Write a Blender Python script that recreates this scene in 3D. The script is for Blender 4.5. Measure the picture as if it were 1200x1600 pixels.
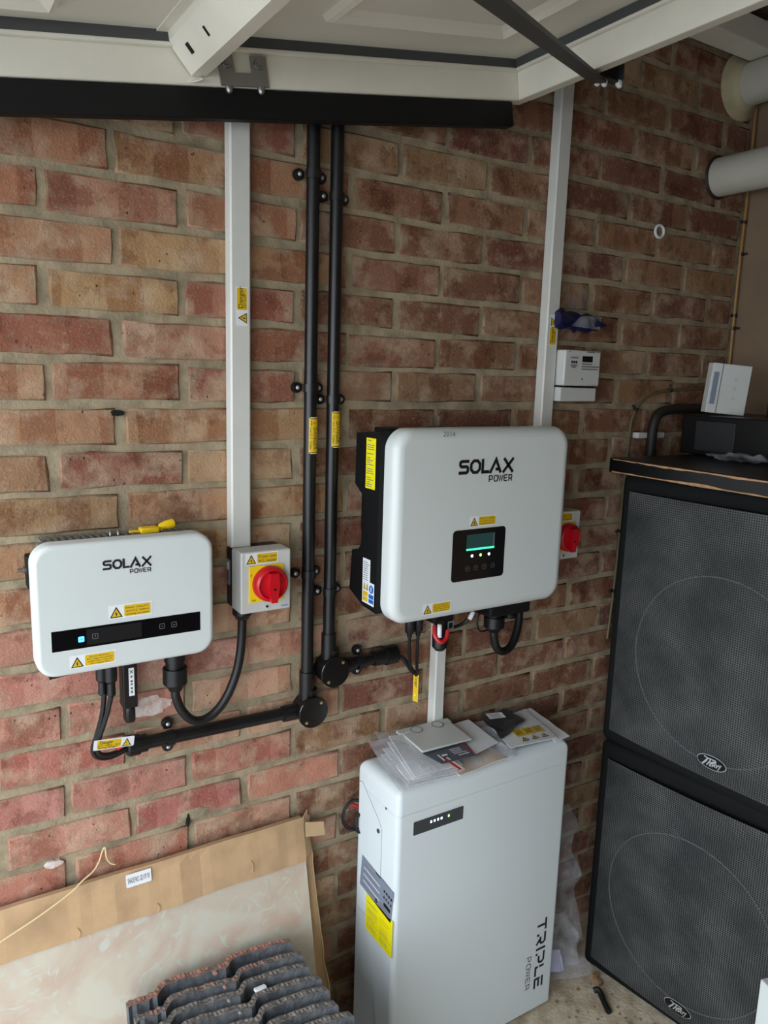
import bpy, bmesh, math, random
from mathutils import Vector, Matrix, noise
random.seed(7)
for o in list(bpy.data.objects): bpy.data.objects.remove(o)
sc = bpy.context.scene
COL = sc.collection
V = Vector

# ------------------------------------------------------------------ camera
YAW, PITCH, ROLL, FPX = 0.565028, 0.178919, 0.030372, 1203.52
cd = bpy.data.cameras.new('camera'); cam = bpy.data.objects.new('camera', cd); COL.objects.link(cam)
fwd = V((math.sin(YAW)*math.cos(PITCH), math.cos(YAW)*math.cos(PITCH), -math.sin(PITCH)))
rgt = V((math.cos(YAW), -math.sin(YAW), 0)); up = rgt.cross(fwd)
R2 = math.cos(ROLL)*rgt + math.sin(ROLL)*up; U2 = -math.sin(ROLL)*rgt + math.cos(ROLL)*up
cam.matrix_world = Matrix(((R2.x, U2.x, -fwd.x, -0.2148), (R2.y, U2.y, -fwd.y, -1.3788), (R2.z, U2.z, -fwd.z, 1.5483), (0, 0, 0, 1)))
cd.sensor_fit = 'HORIZONTAL'; cd.sensor_width = 36; cd.lens = 36*FPX/1200; cd.clip_start = 0.02
sc.camera = cam

# ------------------------------------------------------------------ daylight
w = bpy.data.worlds.new('overcast_sky'); sc.world = w; w.use_nodes = True
nt = w.node_tree; bg = nt.nodes['Background']
tcw = nt.nodes.new('ShaderNodeTexCoord'); sx = nt.nodes.new('ShaderNodeSeparateXYZ'); rp = nt.nodes.new('ShaderNodeValToRGB')
nt.links.new(tcw.outputs['Generated'], sx.inputs[0]); nt.links.new(sx.outputs['Z'], rp.inputs[0]); nt.links.new(rp.outputs[0], bg.inputs['Color'])
rp.color_ramp.elements[0].color = (0.86, 0.92, 0.98, 1); rp.color_ramp.elements[1].color = (0.74, 0.86, 1.0, 1)
bg.inputs['Strength'].default_value = 6.2
# sky portal in the garage door opening (guides sampling, gives no light of its own)
ld = bpy.data.lights.new('doorway_portal', 'AREA'); ld.shape = 'RECTANGLE'; ld.size = 2.1; ld.size_y = 2.0
lo = bpy.data.objects.new('doorway_portal', ld); COL.objects.link(lo)
lo.location = (-0.42, -1.05, 1.0); lo.rotation_euler = (0, -math.pi/2, 0); lo.rotation_euler = (math.pi/2, 0, -math.pi/2)
ld.cycles.is_portal = True
sc.view_settings.view_transform = 'Standard'; sc.view_settings.look = 'None'
sc.view_settings.gamma = 1; sc.view_settings.use_curve_mapping = False
sc.view_settings.exposure = 0.0
sc.cycles.use_denoising = True
sc.cycles.max_bounces = 10; sc.cycles.transparent_max_bounces = 16

# ------------------------------------------------------------------ materials
def lin(c):
    return tuple((x/255/12.92 if x/255 <= 0.04045 else ((x/255+0.055)/1.055)**2.4) for x in c)
MATS = {}
def mat(name, rgb, rough=0.5, metal=0.0, bump=0.0, bscale=200.0, var=0.0, vscale=12.0, spec=0.5, rgb2=None, coat=0.0):
    if name in MATS: return MATS[name]
    m = bpy.data.materials.new(name); m.use_nodes = True; n = m.node_tree; b = n.nodes['Principled BSDF']
    b.inputs['Roughness'].default_value = rough; b.inputs['Metallic'].default_value = metal
    b.inputs['Specular IOR Level'].default_value = spec; b.inputs['Coat Weight'].default_value = coat
    c = lin(rgb) + (1,)
    tc = n.nodes.new('ShaderNodeTexCoord')
    nz = n.nodes.new('ShaderNodeTexNoise'); nz.inputs['Scale'].default_value = vscale; nz.inputs['Detail'].default_value = 6
    n.links.new(tc.outputs['Object'], nz.inputs['Vector'])
    mx = n.nodes.new('ShaderNodeMix'); mx.data_type = 'RGBA'
    c2 = lin(rgb2)+(1,) if rgb2 else tuple(x*(1-var) for x in c[:3])+(1,)
    mx.inputs[6].default_value = c; mx.inputs[7].default_value = c2
    mr = n.nodes.new('ShaderNodeMapRange'); mr.inputs[1].default_value = 0.4; mr.inputs[2].default_value = 0.65
    n.links.new(nz.outputs['Fac'], mr.inputs[0]); n.links.new(mr.outputs[0], mx.inputs[0])
    n.links.new(mx.outputs[2], b.inputs['Base Color'])
    if bump:
        nb = n.nodes.new('ShaderNodeTexNoise'); nb.inputs['Scale'].default_value = bscale; nb.inputs['Detail'].default_value = 4
        n.links.new(tc.outputs['Object'], nb.inputs['Vector'])
        bp = n.nodes.new('ShaderNodeBump'); bp.inputs['Strength'].default_value = bump; bp.inputs['Distance'].default_value = 0.002
        n.links.new(nb.outputs['Fac'], bp.inputs['Height']); n.links.new(bp.outputs[0], b.inputs['Normal'])
    MATS[name] = m; return m
def emit(name, rgb, strength):
    m = mat(name, rgb, 0.4); b = m.node_tree.nodes['Principled BSDF']
    b.inputs['Emission Color'].default_value = lin(rgb)+(1,); b.inputs['Emission Strength'].default_value = strength
    return m
def film(name, tint, alpha, rough=0.15):
    m = bpy.data.materials.new(name); m.use_nodes = True; n = m.node_tree; b = n.nodes['Principled BSDF']; out = n.nodes['Material Output']
    b.inputs['Base Color'].default_value = lin(tint)+(1,); b.inputs['Roughness'].default_value = rough
    t = n.nodes.new('ShaderNodeBsdfTransparent'); x = n.nodes.new('ShaderNodeMixShader')
    tc = n.nodes.new('ShaderNodeTexCoord'); nz = n.nodes.new('ShaderNodeTexNoise'); nz.inputs['Scale'].default_value = 30; nz.inputs['Detail'].default_value = 3
    mr = n.nodes.new('ShaderNodeMapRange'); mr.inputs[1].default_value = 0.35; mr.inputs[2].default_value = 0.7
    mr.inputs[3].default_value = alpha*0.6; mr.inputs[4].default_value = min(1, alpha*1.5)
    n.links.new(tc.outputs['Object'], nz.inputs['Vector']); n.links.new(nz.outputs['Fac'], mr.inputs[0]); n.links.new(mr.outputs[0], x.inputs[0])
    n.links.new(t.outputs[0], x.inputs[1]); n.links.new(b.outputs[0], x.inputs[2]); n.links.new(x.outputs[0], out.inputs['Surface'])
    MATS[name] = m; return m

def brick_material():
    m = bpy.data.materials.new('brick_clay'); m.use_nodes = True; n = m.node_tree; L = n.links.new; b = n.nodes['Principled BSDF']
    def N(t, **k):
        x = n.nodes.new(t)
        for a, v in k.items(): setattr(x, a, v)
        return x
    def M(op, a, c=None):
        x = N('ShaderNodeMath', operation=op)
        for i, q in enumerate((a, c)):
            if q is None: continue
            if isinstance(q, (int, float)): x.inputs[i].default_value = q
            else: L(q, x.inputs[i])
        return x.outputs[0]
    b.inputs['Roughness'].default_value = 0.9; b.inputs['Specular IOR Level'].default_value = 0.2
    oi = N('ShaderNodeObjectInfo'); tc = N('ShaderNodeTexCoord'); geo = N('ShaderNodeNewGeometry')
    sep = N('ShaderNodeSeparateXYZ'); L(tc.outputs['Object'], sep.inputs[0])
    off = N('ShaderNodeVectorMath', operation='SCALE'); cv = N('ShaderNodeCombineXYZ')
    L(oi.outputs['Random'], cv.inputs[0]); L(oi.outputs['Alpha'], cv.inputs[1]); L(oi.outputs['Random'], cv.inputs[2]); L(cv.outputs[0], off.inputs[0]); off.inputs['Scale'].default_value = 37
    add = N('ShaderNodeVectorMath', operation='ADD'); L(tc.outputs['Object'], add.inputs[0]); L(off.outputs[0], add.inputs[1])
    P = add.outputs[0]
    def nz(scale, det=4, rough=0.6):
        x = N('ShaderNodeTexNoise'); x.inputs['Scale'].default_value = scale; x.inputs['Detail'].default_value = det; x.inputs['Roughness'].default_value = rough; L(P, x.inputs['Vector']); return x.outputs['Fac']
    def rng(v, a, c, d=0., e=1.):
        x = N('ShaderNodeMapRange'); L(v, x.inputs[0]); 
        for i, q in zip((1, 2, 3, 4), (a, c, d, e)): x.inputs[i].default_value = q
        return x.outputs[0]
    big = nz(9); med = nz(45, 5); fine = nz(230, 3)
    # kiss marks: bands across the brick where bricks were stacked in the kiln
    wob = M('MULTIPLY', M('SUBTRACT', big, 0.5), 0.03)
    ph = M('MULTIPLY', oi.outputs['Random'], 6.28)
    s = M('SINE', M('ADD', M('MULTIPLY', M('ADD', sep.outputs['X'], wob), 2*math.pi/0.125), ph))
    band = rng(s, 0.05, 0.16)
    band = M('MULTIPLY', band, oi.outputs['Alpha'])
    def mix(f, a, c, t='MIX'):
        x = N('ShaderNodeMix', data_type='RGBA', blend_type=t)
        if isinstance(f, (int, float)): x.inputs[0].default_value = f
        else: L(f, x.inputs[0])
        for i, q in ((6, a), (7, c)):
            if isinstance(q, tuple): x.inputs[i].default_value = q
            else: L(q, x.inputs[i])
        return x.outputs[2]
    c = oi.outputs['Color']
    red = mix(1.0, c, (0.68, 0.52, 0.48, 1), 'MULTIPLY')
    c = mix(band, c, red)
    pale = mix(0.55, c, (0.50, 0.38, 0.26, 1)); c = mix(rng(nz(14, 5), 0.50, 0.64), c, pale)
    dk = mix(1.0, c, (0.66, 0.58, 0.55, 1), 'MULTIPLY'); c = mix(rng(nz(11, 6, 0.7), 0.52, 0.60), c, dk)
    c = mix(M('MULTIPLY', rng(med, 0.5, 0.75), 0.45), c, (0.20, 0.105, 0.075, 1))
    c = mix(M('MULTIPLY', rng(fine, 0.56, 0.8), 0.5), c, (0.50, 0.40, 0.30, 1))
    # dusty pale arrises where mortar smeared over the edges
    ex = rng(M('ABSOLUTE', sep.outputs['X']), 0.086, 0.106); ez = rng(M('ABSOLUTE', sep.outputs['Z']), 0.016, 0.033)
    edge = M('MULTIPLY', M('MAXIMUM', ex, ez), rng(nz(38, 6, 0.7), 0.44, 0.60))
    c = mix(M('MULTIPLY', edge, 0.75), c, (0.30, 0.245, 0.17, 1))
    vo = N('ShaderNodeTexVoronoi'); vo.inputs['Scale'].default_value = 70; L(P, vo.inputs['Vector'])
    spot = M('MULTIPLY', rng(vo.outputs['Distance'], 0.0, 0.16, 1, 0), rng(nz(16), 0.52, 0.60))
    c = mix(spot, c, (0.035, 0.022, 0.018, 1))
    L(c, b.inputs['Base Color'])
    h = M('ADD', M('MULTIPLY', med, 0.8), M('ADD', M('MULTIPLY', fine, 0.5), M('MULTIPLY', spot, -1.2)))
    bp = N('ShaderNodeBump'); bp.inputs['Strength'].default_value = 1.0; bp.inputs['Distance'].default_value = 0.003
    L(h, bp.inputs['Height']); L(bp.outputs[0], b.inputs['Normal'])
    MATS['brick'] = m; return m

def grille_material():
    m = bpy.data.materials.new('perforated_grille'); m.use_nodes = True; n = m.node_tree; L = n.links.new; b = n.nodes['Principled BSDF']
    b.inputs['Roughness'].default_value = 0.55; b.inputs['Specular IOR Level'].default_value = 0.35
    tc = n.nodes.new('ShaderNodeTexCoord'); mp = n.nodes.new('ShaderNodeVectorMath'); mp.operation = 'SCALE'; mp.inputs['Scale'].default_value = 1/0.0052
    L(tc.outputs['Object'], mp.inputs[0])
    fr = n.nodes.new('ShaderNodeVectorMath'); fr.operation = 'FRACTION'; L(mp.outputs[0], fr.inputs[0])
    sub = n.nodes.new('ShaderNodeVectorMath'); sub.operation = 'SUBTRACT'; sub.inputs[1].default_value = (0.5, 0.5, 0.5); L(fr.outputs[0], sub.inputs[0])
    sp = n.nodes.new('ShaderNodeSeparateXYZ'); L(sub.outputs[0], sp.inputs[0])
    cb = n.nodes.new('ShaderNodeCombineXYZ'); L(sp.outputs['Y'], cb.inputs[0]); L(sp.outputs['Z'], cb.inputs[1])
    ln = n.nodes.new('ShaderNodeVectorMath'); ln.operation = 'LENGTH'; L(cb.outputs[0], ln.inputs[0])
    mr = n.nodes.new('ShaderNodeMapRange'); mr.inputs[1].default_value = 0.30; mr.inputs[2].default_value = 0.42; L(ln.outputs['Value'], mr.inputs[0])
    nz = n.nodes.new('ShaderNodeTexNoise'); nz.inputs['Scale'].default_value = 9; nz.inputs['Detail'].default_value = 5; L(tc.outputs['Object'], nz.inputs['Vector'])
    mr2 = n.nodes.new('ShaderNodeMapRange'); mr2.inputs[1].default_value = 0.35; mr2.inputs[2].default_value = 0.7; L(nz.outputs['Fac'], mr2.inputs[0])
    dust = n.nodes.new('ShaderNodeMix'); dust.data_type = 'RGBA'; dust.inputs[6].default_value = lin((52, 55, 55))+(1,); dust.inputs[7].default_value = lin((84, 85, 84))+(1,); L(mr2.outputs[0], dust.inputs[0])
    mx = n.nodes.new('ShaderNodeMix'); mx.data_type = 'RGBA'; mx.inputs[6].default_value = lin((14, 15, 15))+(1,); L(mr.outputs[0], mx.inputs[0]); L(dust.outputs[2], mx.inputs[7]); L(mx.outputs[2], b.inputs['Base Color'])
    bp = n.nodes.new('ShaderNodeBump'); bp.inputs['Strength'].default_value = 0.5; bp.inputs['Distance'].default_value = 0.002; L(mr.outputs[0], bp.inputs['Height']); L(bp.outputs[0], b.inputs['Normal'])
    MATS['grille'] = m; return m

def stone_tile_material():
    m = bpy.data.materials.new('stone_tile_glaze'); m.use_nodes = True; n = m.node_tree; L = n.links.new; b = n.nodes['Principled BSDF']
    b.inputs['Roughness'].default_value = 0.45
    tc = n.nodes.new('ShaderNodeTexCoord')
    def nz(scale, det, dist=0.):
        x = n.nodes.new('ShaderNodeTexNoise'); x.inputs['Scale'].default_value = scale; x.inputs['Detail'].default_value = det; x.inputs['Distortion'].default_value = dist; L(tc.outputs['Object'], x.inputs['Vector']); return x.outputs['Fac']
    def rng(v, a, c):
        x = n.nodes.new('ShaderNodeMapRange'); x.inputs[1].default_value = a; x.inputs[2].default_value = c; L(v, x.inputs[0]); return x.outputs[0]
    def mix(f, a, c):
        x = n.nodes.new('ShaderNodeMix'); x.data_type = 'RGBA'; L(f, x.inputs[0])
        for i, q in ((6, a), (7, c)):
            if isinstance(q, tuple): x.inputs[i].default_value = q
            else: L(q, x.inputs[i])
        return x.outputs[2]
    c = mix(rng(nz(7, 5, 1.2), 0.42, 0.62), lin((196, 188, 170))+(1,), lin((188, 166, 148))+(1,))
    c = mix(rng(nz(20, 6, 2.5), 0.55, 0.66), c, lin((192, 192, 178))+(1,))
    c = mix(rng(nz(5, 3, 0.4), 0.60, 0.80), c, lin((190, 140, 122))+(1,))
    L(c, b.inputs['Base Color']); MATS['stone_tile'] = m; return m

BRICK = brick_material(); GRILLE = grille_material(); STONE = stone_tile_material()
MORTAR = mat('mortar', (164, 150, 124), 0.95, bump=1.0, bscale=140, var=0.38, vscale=22, spec=0.15)
PLASTER = mat('plaster', (134, 112, 90), 0.9, bump=0.3, bscale=60, var=0.25, vscale=4)
CONCRETE = mat('concrete_floor', (212, 196, 172), 0.9, bump=0.9, bscale=120, rgb2=(176, 158, 132), vscale=26, spec=0.2)
DRIVE = mat('driveway_slabs', (142, 141, 138), 0.9, bump=0.3, bscale=40, var=0.2)
CEIL = mat('ceiling_board', (112, 92, 76), 0.9, var=0.15)
WHITE = mat('white_gloss_paint', (206, 212, 210), 0.32, var=0.03, vscale=3)
WHITE2 = mat('battery_white_paint', (206, 214, 216), 0.38, var=0.02, vscale=3)
TRUNKM = mat('white_plastic_trunking', (206, 206, 200), 0.42, var=0.05, vscale=15)
GREYPL = mat('light_grey_plastic', (196, 198, 194), 0.4, var=0.03)
DOORW = mat('door_white_paint', (224, 220, 206), 0.45, bump=0.1, bscale=300, var=0.08, vscale=8)
DOORP = mat('door_panel_paint', (222, 217, 203), 0.5, var=0.1, vscale=3)
DGREY = mat('dark_grey_rubber', (70, 72, 72), 0.7)
BLACK = mat('black_plastic', (12, 12, 14), 0.42, bump=0.05, bscale=400)
BLACKG = mat('gloss_black', (7, 8, 11), 0.12)
BLACKM = mat('matt_black', (8, 8, 9), 0.6, spec=0.3)
CONDM = mat('conduit_black', (11, 11, 13), 0.4, rgb2=(18, 18, 20), vscale=25)
CABLE = mat('black_cable', (12, 12, 13), 0.5)
STEEL = mat('zinc_steel', (150, 150, 148), 0.35, metal=0.9)
DSTEEL = mat('dark_steel', (66, 68, 66), 0.5, metal=0.4)
BRASS = mat('brass_screw', (196, 184, 140), 0.3, metal=0.9)
ALU = mat('heat_sink_grey', (122, 126, 126), 0.45, metal=0.3)
YEL = mat('label_yellow', (214, 176, 22), 0.5)
YELB = mat('bright_yellow', (232, 220, 10), 0.5)
INK = mat('black_ink', (16, 15, 14), 0.55)
INKG = mat('grey_ink', (110, 112, 118), 0.6)
PAPER = mat('white_label', (224, 226, 228), 0.5)
LABGREY = mat('grey_label', (120, 128, 142), 0.45)
BLUE = mat('blue_label', (20, 96, 180), 0.5)
RED = mat('red_plastic', (190, 12, 28), 0.35)
REDC = mat('red_cable', (190, 30, 40), 0.45)
YPLATE = mat('yellow_plate', (236, 200, 20), 0.45)
YTOOL = mat('yellow_tool', (236, 196, 20), 0.4)
CARD = mat('cardboard', (188, 154, 116), 0.85, bump=0.5, bscale=35, var=0.22, vscale=14)
CARDE = mat('cardboard_torn_edge', (184, 156, 118), 0.9)
TILEM = mat('concrete_roof_tile', (64, 67, 71), 0.8, bump=1.0, bscale=160, rgb2=(90, 92, 94), vscale=50)
PINKD = mat('mortar_crumbs', (168, 122, 104), 0.9)
PIPEW = mat('white_flue_pipe', (188, 186, 172), 0.4, var=0.08)
FLANGE = mat('yellowed_flange', (182, 172, 140), 0.5, var=0.2, vscale=20)
GOLD = mat('gold_sheath_cable', (150, 112, 60), 0.45)
GREENC = mat('green_cable', (98, 92, 58), 0.5)
COPPER = mat('old_pipe', (34, 27, 24), 0.6)
WOOD = mat('worn_wood_edge', (168, 128, 92), 0.8, var=0.3, vscale=60)
BLKWOOD = mat('black_painted_wood', (9, 9, 10), 0.38, bump=0.15, bscale=60)
SPKCAB = mat('speaker_carpet_black', (9, 10, 10), 0.85, spec=0.25, bump=0.3, bscale=500)
SILVER = mat('silver_badge', (190, 192, 194), 0.35, metal=0.6)
GREYLEAF = mat('grey_leaflet', (84, 90, 100), 0.45)
POUCH = mat('dark_grey_pouch', (52, 57, 62), 0.35, var=0.2, vscale=40)
BLUEBAG = mat('blue_plastic_bag', (14, 22, 70), 0.35, var=0.4, vscale=30)
FILM = film('clear_film', (232, 234, 242), 0.26)
FILM2 = film('thin_clear_film', (215, 218, 226), 0.12, 0.10)
FILM3 = film('very_thin_film', (170, 172, 180), 0.07, 0.1)
WIRE = mat('cream_wire', (206, 186, 140), 0.5)
CREAM = mat('cream_paper', (206, 192, 178), 0.6)
BLUEGL = emit('blue_lit_icon', (60, 150, 255), 5.0)
WHITELED = emit('white_led', (210, 225, 255), 2.6)
GREENLED = emit('green_led', (150, 255, 130), 2.2)
LCDLINE = emit('lcd_backlight', (60, 235, 170), 1.6)
LCD = emit('lcd_glass', (30, 60, 58), 0.35)

# ------------------------------------------------------------------ builders
def frame(d, hint=V((0, 0, 1))):
    d = V(d).normalized()
    if abs(d.dot(hint)) > 0.95: hint = V((1, 0, 0))
    a = d.cross(hint).normalized(); return a, a.cross(d).normalized()
class MB:
    def __init__(s): s.bm = bmesh.new()
    def _f(s, vs, mi=0, smooth=False):
        try:
            f = s.bm.faces.new(vs); f.material_index = mi; f.smooth = smooth; return f
        except ValueError: return None
    def box(s, lo, hi, bevel=0.0, mi=0, M=None, seg=2):
        lo, hi = V(lo), V(hi); c = (lo+hi)/2; d = hi-lo
        r = bmesh.ops.create_cube(s.bm, size=1, matrix=Matrix.Translation(c) @ Matrix.Diagonal((abs(d.x), abs(d.y), abs(d.z), 1)))
        vs = r['verts']; fs = set(f for v in vs for f in v.link_faces)
        for f in fs: f.material_index = mi
        if bevel:
            es = list(set(e for v in vs for e in v.link_edges))
            rr = bmesh.ops.bevel(s.bm, geom=es, offset=bevel, segments=seg, affect='EDGES', profile=0.5)
            for f in rr['faces']: f.smooth = True; f.material_index = mi
            vs = list(set(v for f in list(fs)+rr['faces'] if f.is_valid for v in f.verts))
        if M: bmesh.ops.transform(s.bm, matrix=M, verts=vs)
        return s
    def cyl(s, p0, p1, r, r2=None, seg=20, mi=0, cap=True):
        p0, p1 = V(p0), V(p1); a, b = frame(p1-p0); r2 = r if r2 is None else r2
        A = []; B = []
        for i in range(seg):
            t = 2*math.pi*i/seg; q = a*math.cos(t)+b*math.sin(t)
            A.append(s.bm.verts.new(p0+q*r)); B.append(s.bm.verts.new(p1+q*r2))
        for i in range(seg):
            j = (i+1) % seg; s._f((A[i], A[j], B[j], B[i]), mi, True)
        if cap: s._f(A[::-1], mi); s._f(B, mi)
        return s
    def lathe(s, p0, d, prof, seg=24, mi=0):
        """prof: list of (distance along d, radius)"""
        d = V(d).normalized(); a, b = frame(d); rings = []
        for h, r in prof:
            if r < 1e-6: rings.append([s.bm.verts.new(V(p0)+d*h)]); continue
            rings.append([s.bm.verts.new(V(p0)+d*h+(a*math.cos(2*math.pi*i/seg)+b*math.sin(2*math.pi*i/seg))*r) for i in range(seg)])
        for q, t in zip(rings, rings[1:]):
            for i in range(seg):
                j = (i+1) % seg
                if len(q) == 1 and len(t) == 1: continue
                if len(q) == 1: s._f((q[0], t[j], t[i]), mi, True)
                elif len(t) == 1: s._f((q[i], q[j], t[0]), mi, True)
                else: s._f((q[i], q[j], t[j], t[i]), mi, True)
        if len(rings[0]) > 1: s._f(rings[0][::-1], mi)
        if len(rings[-1]) > 1: s._f(rings[-1], mi)
        return s
    def tube(s, pts, r, seg=10, mi=0, smooth=True, sub=6, closed=False):
        pts = [V(p) for p in pts]
        if smooth and len(pts) > 2:
            q = []; n = len(pts)
            rng = range(n) if closed else range(n-1)
            for i in rng:
                if closed: p0, p1, p2, p3 = pts[i-1], pts[i], pts[(i+1) % n], pts[(i+2) % n]
                else:
                    p1, p2 = pts[i], pts[i+1]; p0 = pts[i-1] if i else p1*2-p2; p3 = pts[i+2] if i+2 < n else p2*2-p1
                for k in range(sub):
                    t = k/sub
                    q.append(0.5*((2*p1)+(p2-p0)*t+(2*p0-5*p1+4*p2-p3)*t*t+(3*p1-p0-3*p2+p3)*t**3))
            if not closed: q.append(pts[-1])
            pts = q
        rings = []; n = len(pts); a = None
        for i, p in enumerate(pts):
            d = (pts[(i+1) % n]-pts[i-1]) if closed else (pts[min(i+1, n-1)]-pts[max(i-1, 0)])
            d.normalize()
            if a is None: a, b = frame(d)
            else:
                a = (a-d*a.dot(d)).normalized(); b = a.cross(d).normalized()
            rr = r(i/(n-1)) if callable(r) else r
            rings.append([s.bm.verts.new(p+(a*math.cos(2*math.pi*k/seg)+b*math.sin(2*math.pi*k/seg))*rr) for k in range(seg)])
        for i in range(n if closed else n-1):
            A, B = rings[i], rings[(i+1) % n]
            for k in range(seg): s._f((A[k], A[(k+1) % seg], B[(k+1) % seg], B[k]), mi, True)
        if not closed: s._f(rings[0][::-1], mi); s._f(rings[-1], mi)
        return s
    def prism(s, poly, o, u, v, d, mi=0, smooth=False):
        """polygon (list of 2D) in plane o,u,v extruded by vector d"""
        o, u, v, d = V(o), V(u), V(v), V(d)
        A = [s.bm.verts.new(o+u*x+v*y) for x, y in poly]; B = [s.bm.verts.new(o+u*x+v*y+d) for x, y in poly]
        n = len(poly)
        for i in range(n): s._f((A[i], A[(i+1) % n], B[(i+1) % n], B[i]), mi, smooth)
        s._f(A[::-1], mi); s._f(B, mi); return s
    def loft(s, loops, mi=0, smooth=True, cap0=True, cap1=True):
        R = [[s.bm.verts.new(V(p)) for p in l] for l in loops]
        for A, B in zip(R, R[1:]):
            n = len(A)
            for i in range(n): s._f((A[i], A[(i+1) % n], B[(i+1) % n], B[i]), mi, smooth)
        if cap0: s._f(R[0][::-1], mi)
        if cap1: s._f(R[-1], mi)
        return s
    def sheet(s, c, nx=8, ny=8, amp=0.0, thick=0.0006, freq=18., seed=0., bulge=0., mi=0, smooth=True):
        """bilinear quad through corners c, wrinkled by noise, with real thickness"""
        c = [V(p) for p in c]; nrm = (c[1]-c[0]).cross(c[3]-c[0]).normalized(); T = []; B = []
        for j in range(ny+1):
            r1 = []; r2 = []
            for i in range(nx+1):
                x, y = i/nx, j/ny; p = (c[0]*(1-x)+c[1]*x)*(1-y)+(c[3]*(1-x)+c[2]*x)*y
                h = amp*noise.noise(p*freq+V((seed, seed*2, 0)))+bulge*math.sin(math.pi*x)*math.sin(math.pi*y)
                if amp:
                    e = amp*0.5; p = p + (c[1]-c[0]).normalized()*e*noise.noise(p*freq*1.3+V((0, seed, 5)))
                p = p+nrm*h; r1.append(s.bm.verts.new(p+nrm*thick)); r2.append(s.bm.verts.new(p))
            T.append(r1); B.append(r2)
        for j in range(ny):
            for i in range(nx):
                s._f((T[j][i], T[j][i+1], T[j+1][i+1], T[j+1][i]), mi, smooth); s._f((B[j][i], B[j+1][i], B[j+1][i+1], B[j][i+1]), mi, smooth)
        for i in range(nx):
            s._f((B[0][i], B[0][i+1], T[0][i+1], T[0][i]), mi); s._f((T[ny][i], T[ny][i+1], B[ny][i+1], B[ny][i]), mi)
        for j in range(ny):
            s._f((T[j][0], T[j+1][0], B[j+1][0], B[j][0]), mi); s._f((B[j][nx], B[j+1][nx], T[j+1][nx], T[j][nx]), mi)
        return s
    def build(s, name, mats, parent=None, fix=True):
        if fix: bmesh.ops.recalc_face_normals(s.bm, faces=s.bm.faces[:])
        for e in s.bm.edges:
            if len(e.link_faces) == 2 and e.calc_face_angle(0) > 0.62: e.smooth = False
        me = bpy.data.meshes.new(name); s.bm.to_mesh(me); s.bm.free()
        for m in (mats if isinstance(mats, (list, tuple)) else [mats]): me.materials.append(m)
        return link(name, me, parent)
def wmat(o):
    M = Matrix.Translation(o.location) if o.parent is None else None
    return M if M is not None else wmat(o.parent) @ o.matrix_parent_inverse @ o.matrix_basis
def link(name, me, parent):
    o = bpy.data.objects.new(name, me); COL.objects.link(o)
    if parent is not None:
        o.parent = parent; o.matrix_parent_inverse = wmat(parent).inverted()
    return o
def thing(name, label, cat, loc=(0, 0, 0), group=None):
    o = bpy.data.objects.new(name, None); COL.objects.link(o); o.location = loc; o.empty_display_size = 0.05
    o['label'] = label; o['category'] = cat
    if group: o['group'] = group
    return o
def tag(o, label, cat, group=None):
    o['label'] = label; o['category'] = cat
    if group: o['group'] = group
    return o
def struct(o, label=None):
    o['kind'] = 'structure'
    if label: o['label'] = label
    return o
def rrect(w, h, r, seg=6):
    """rounded rectangle centred at origin, counter-clockwise"""
    out = []
    for cx, cy, a0 in ((w/2-r, h/2-r, 0), (-w/2+r, h/2-r, 90), (-w/2+r, -h/2+r, 180), (w/2-r, -h/2+r, 270)):
        for k in range(seg+1):
            a = math.radians(a0+90*k/seg); out.append((cx+r*math.cos(a), cy+r*math.sin(a)))
    return out

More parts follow.
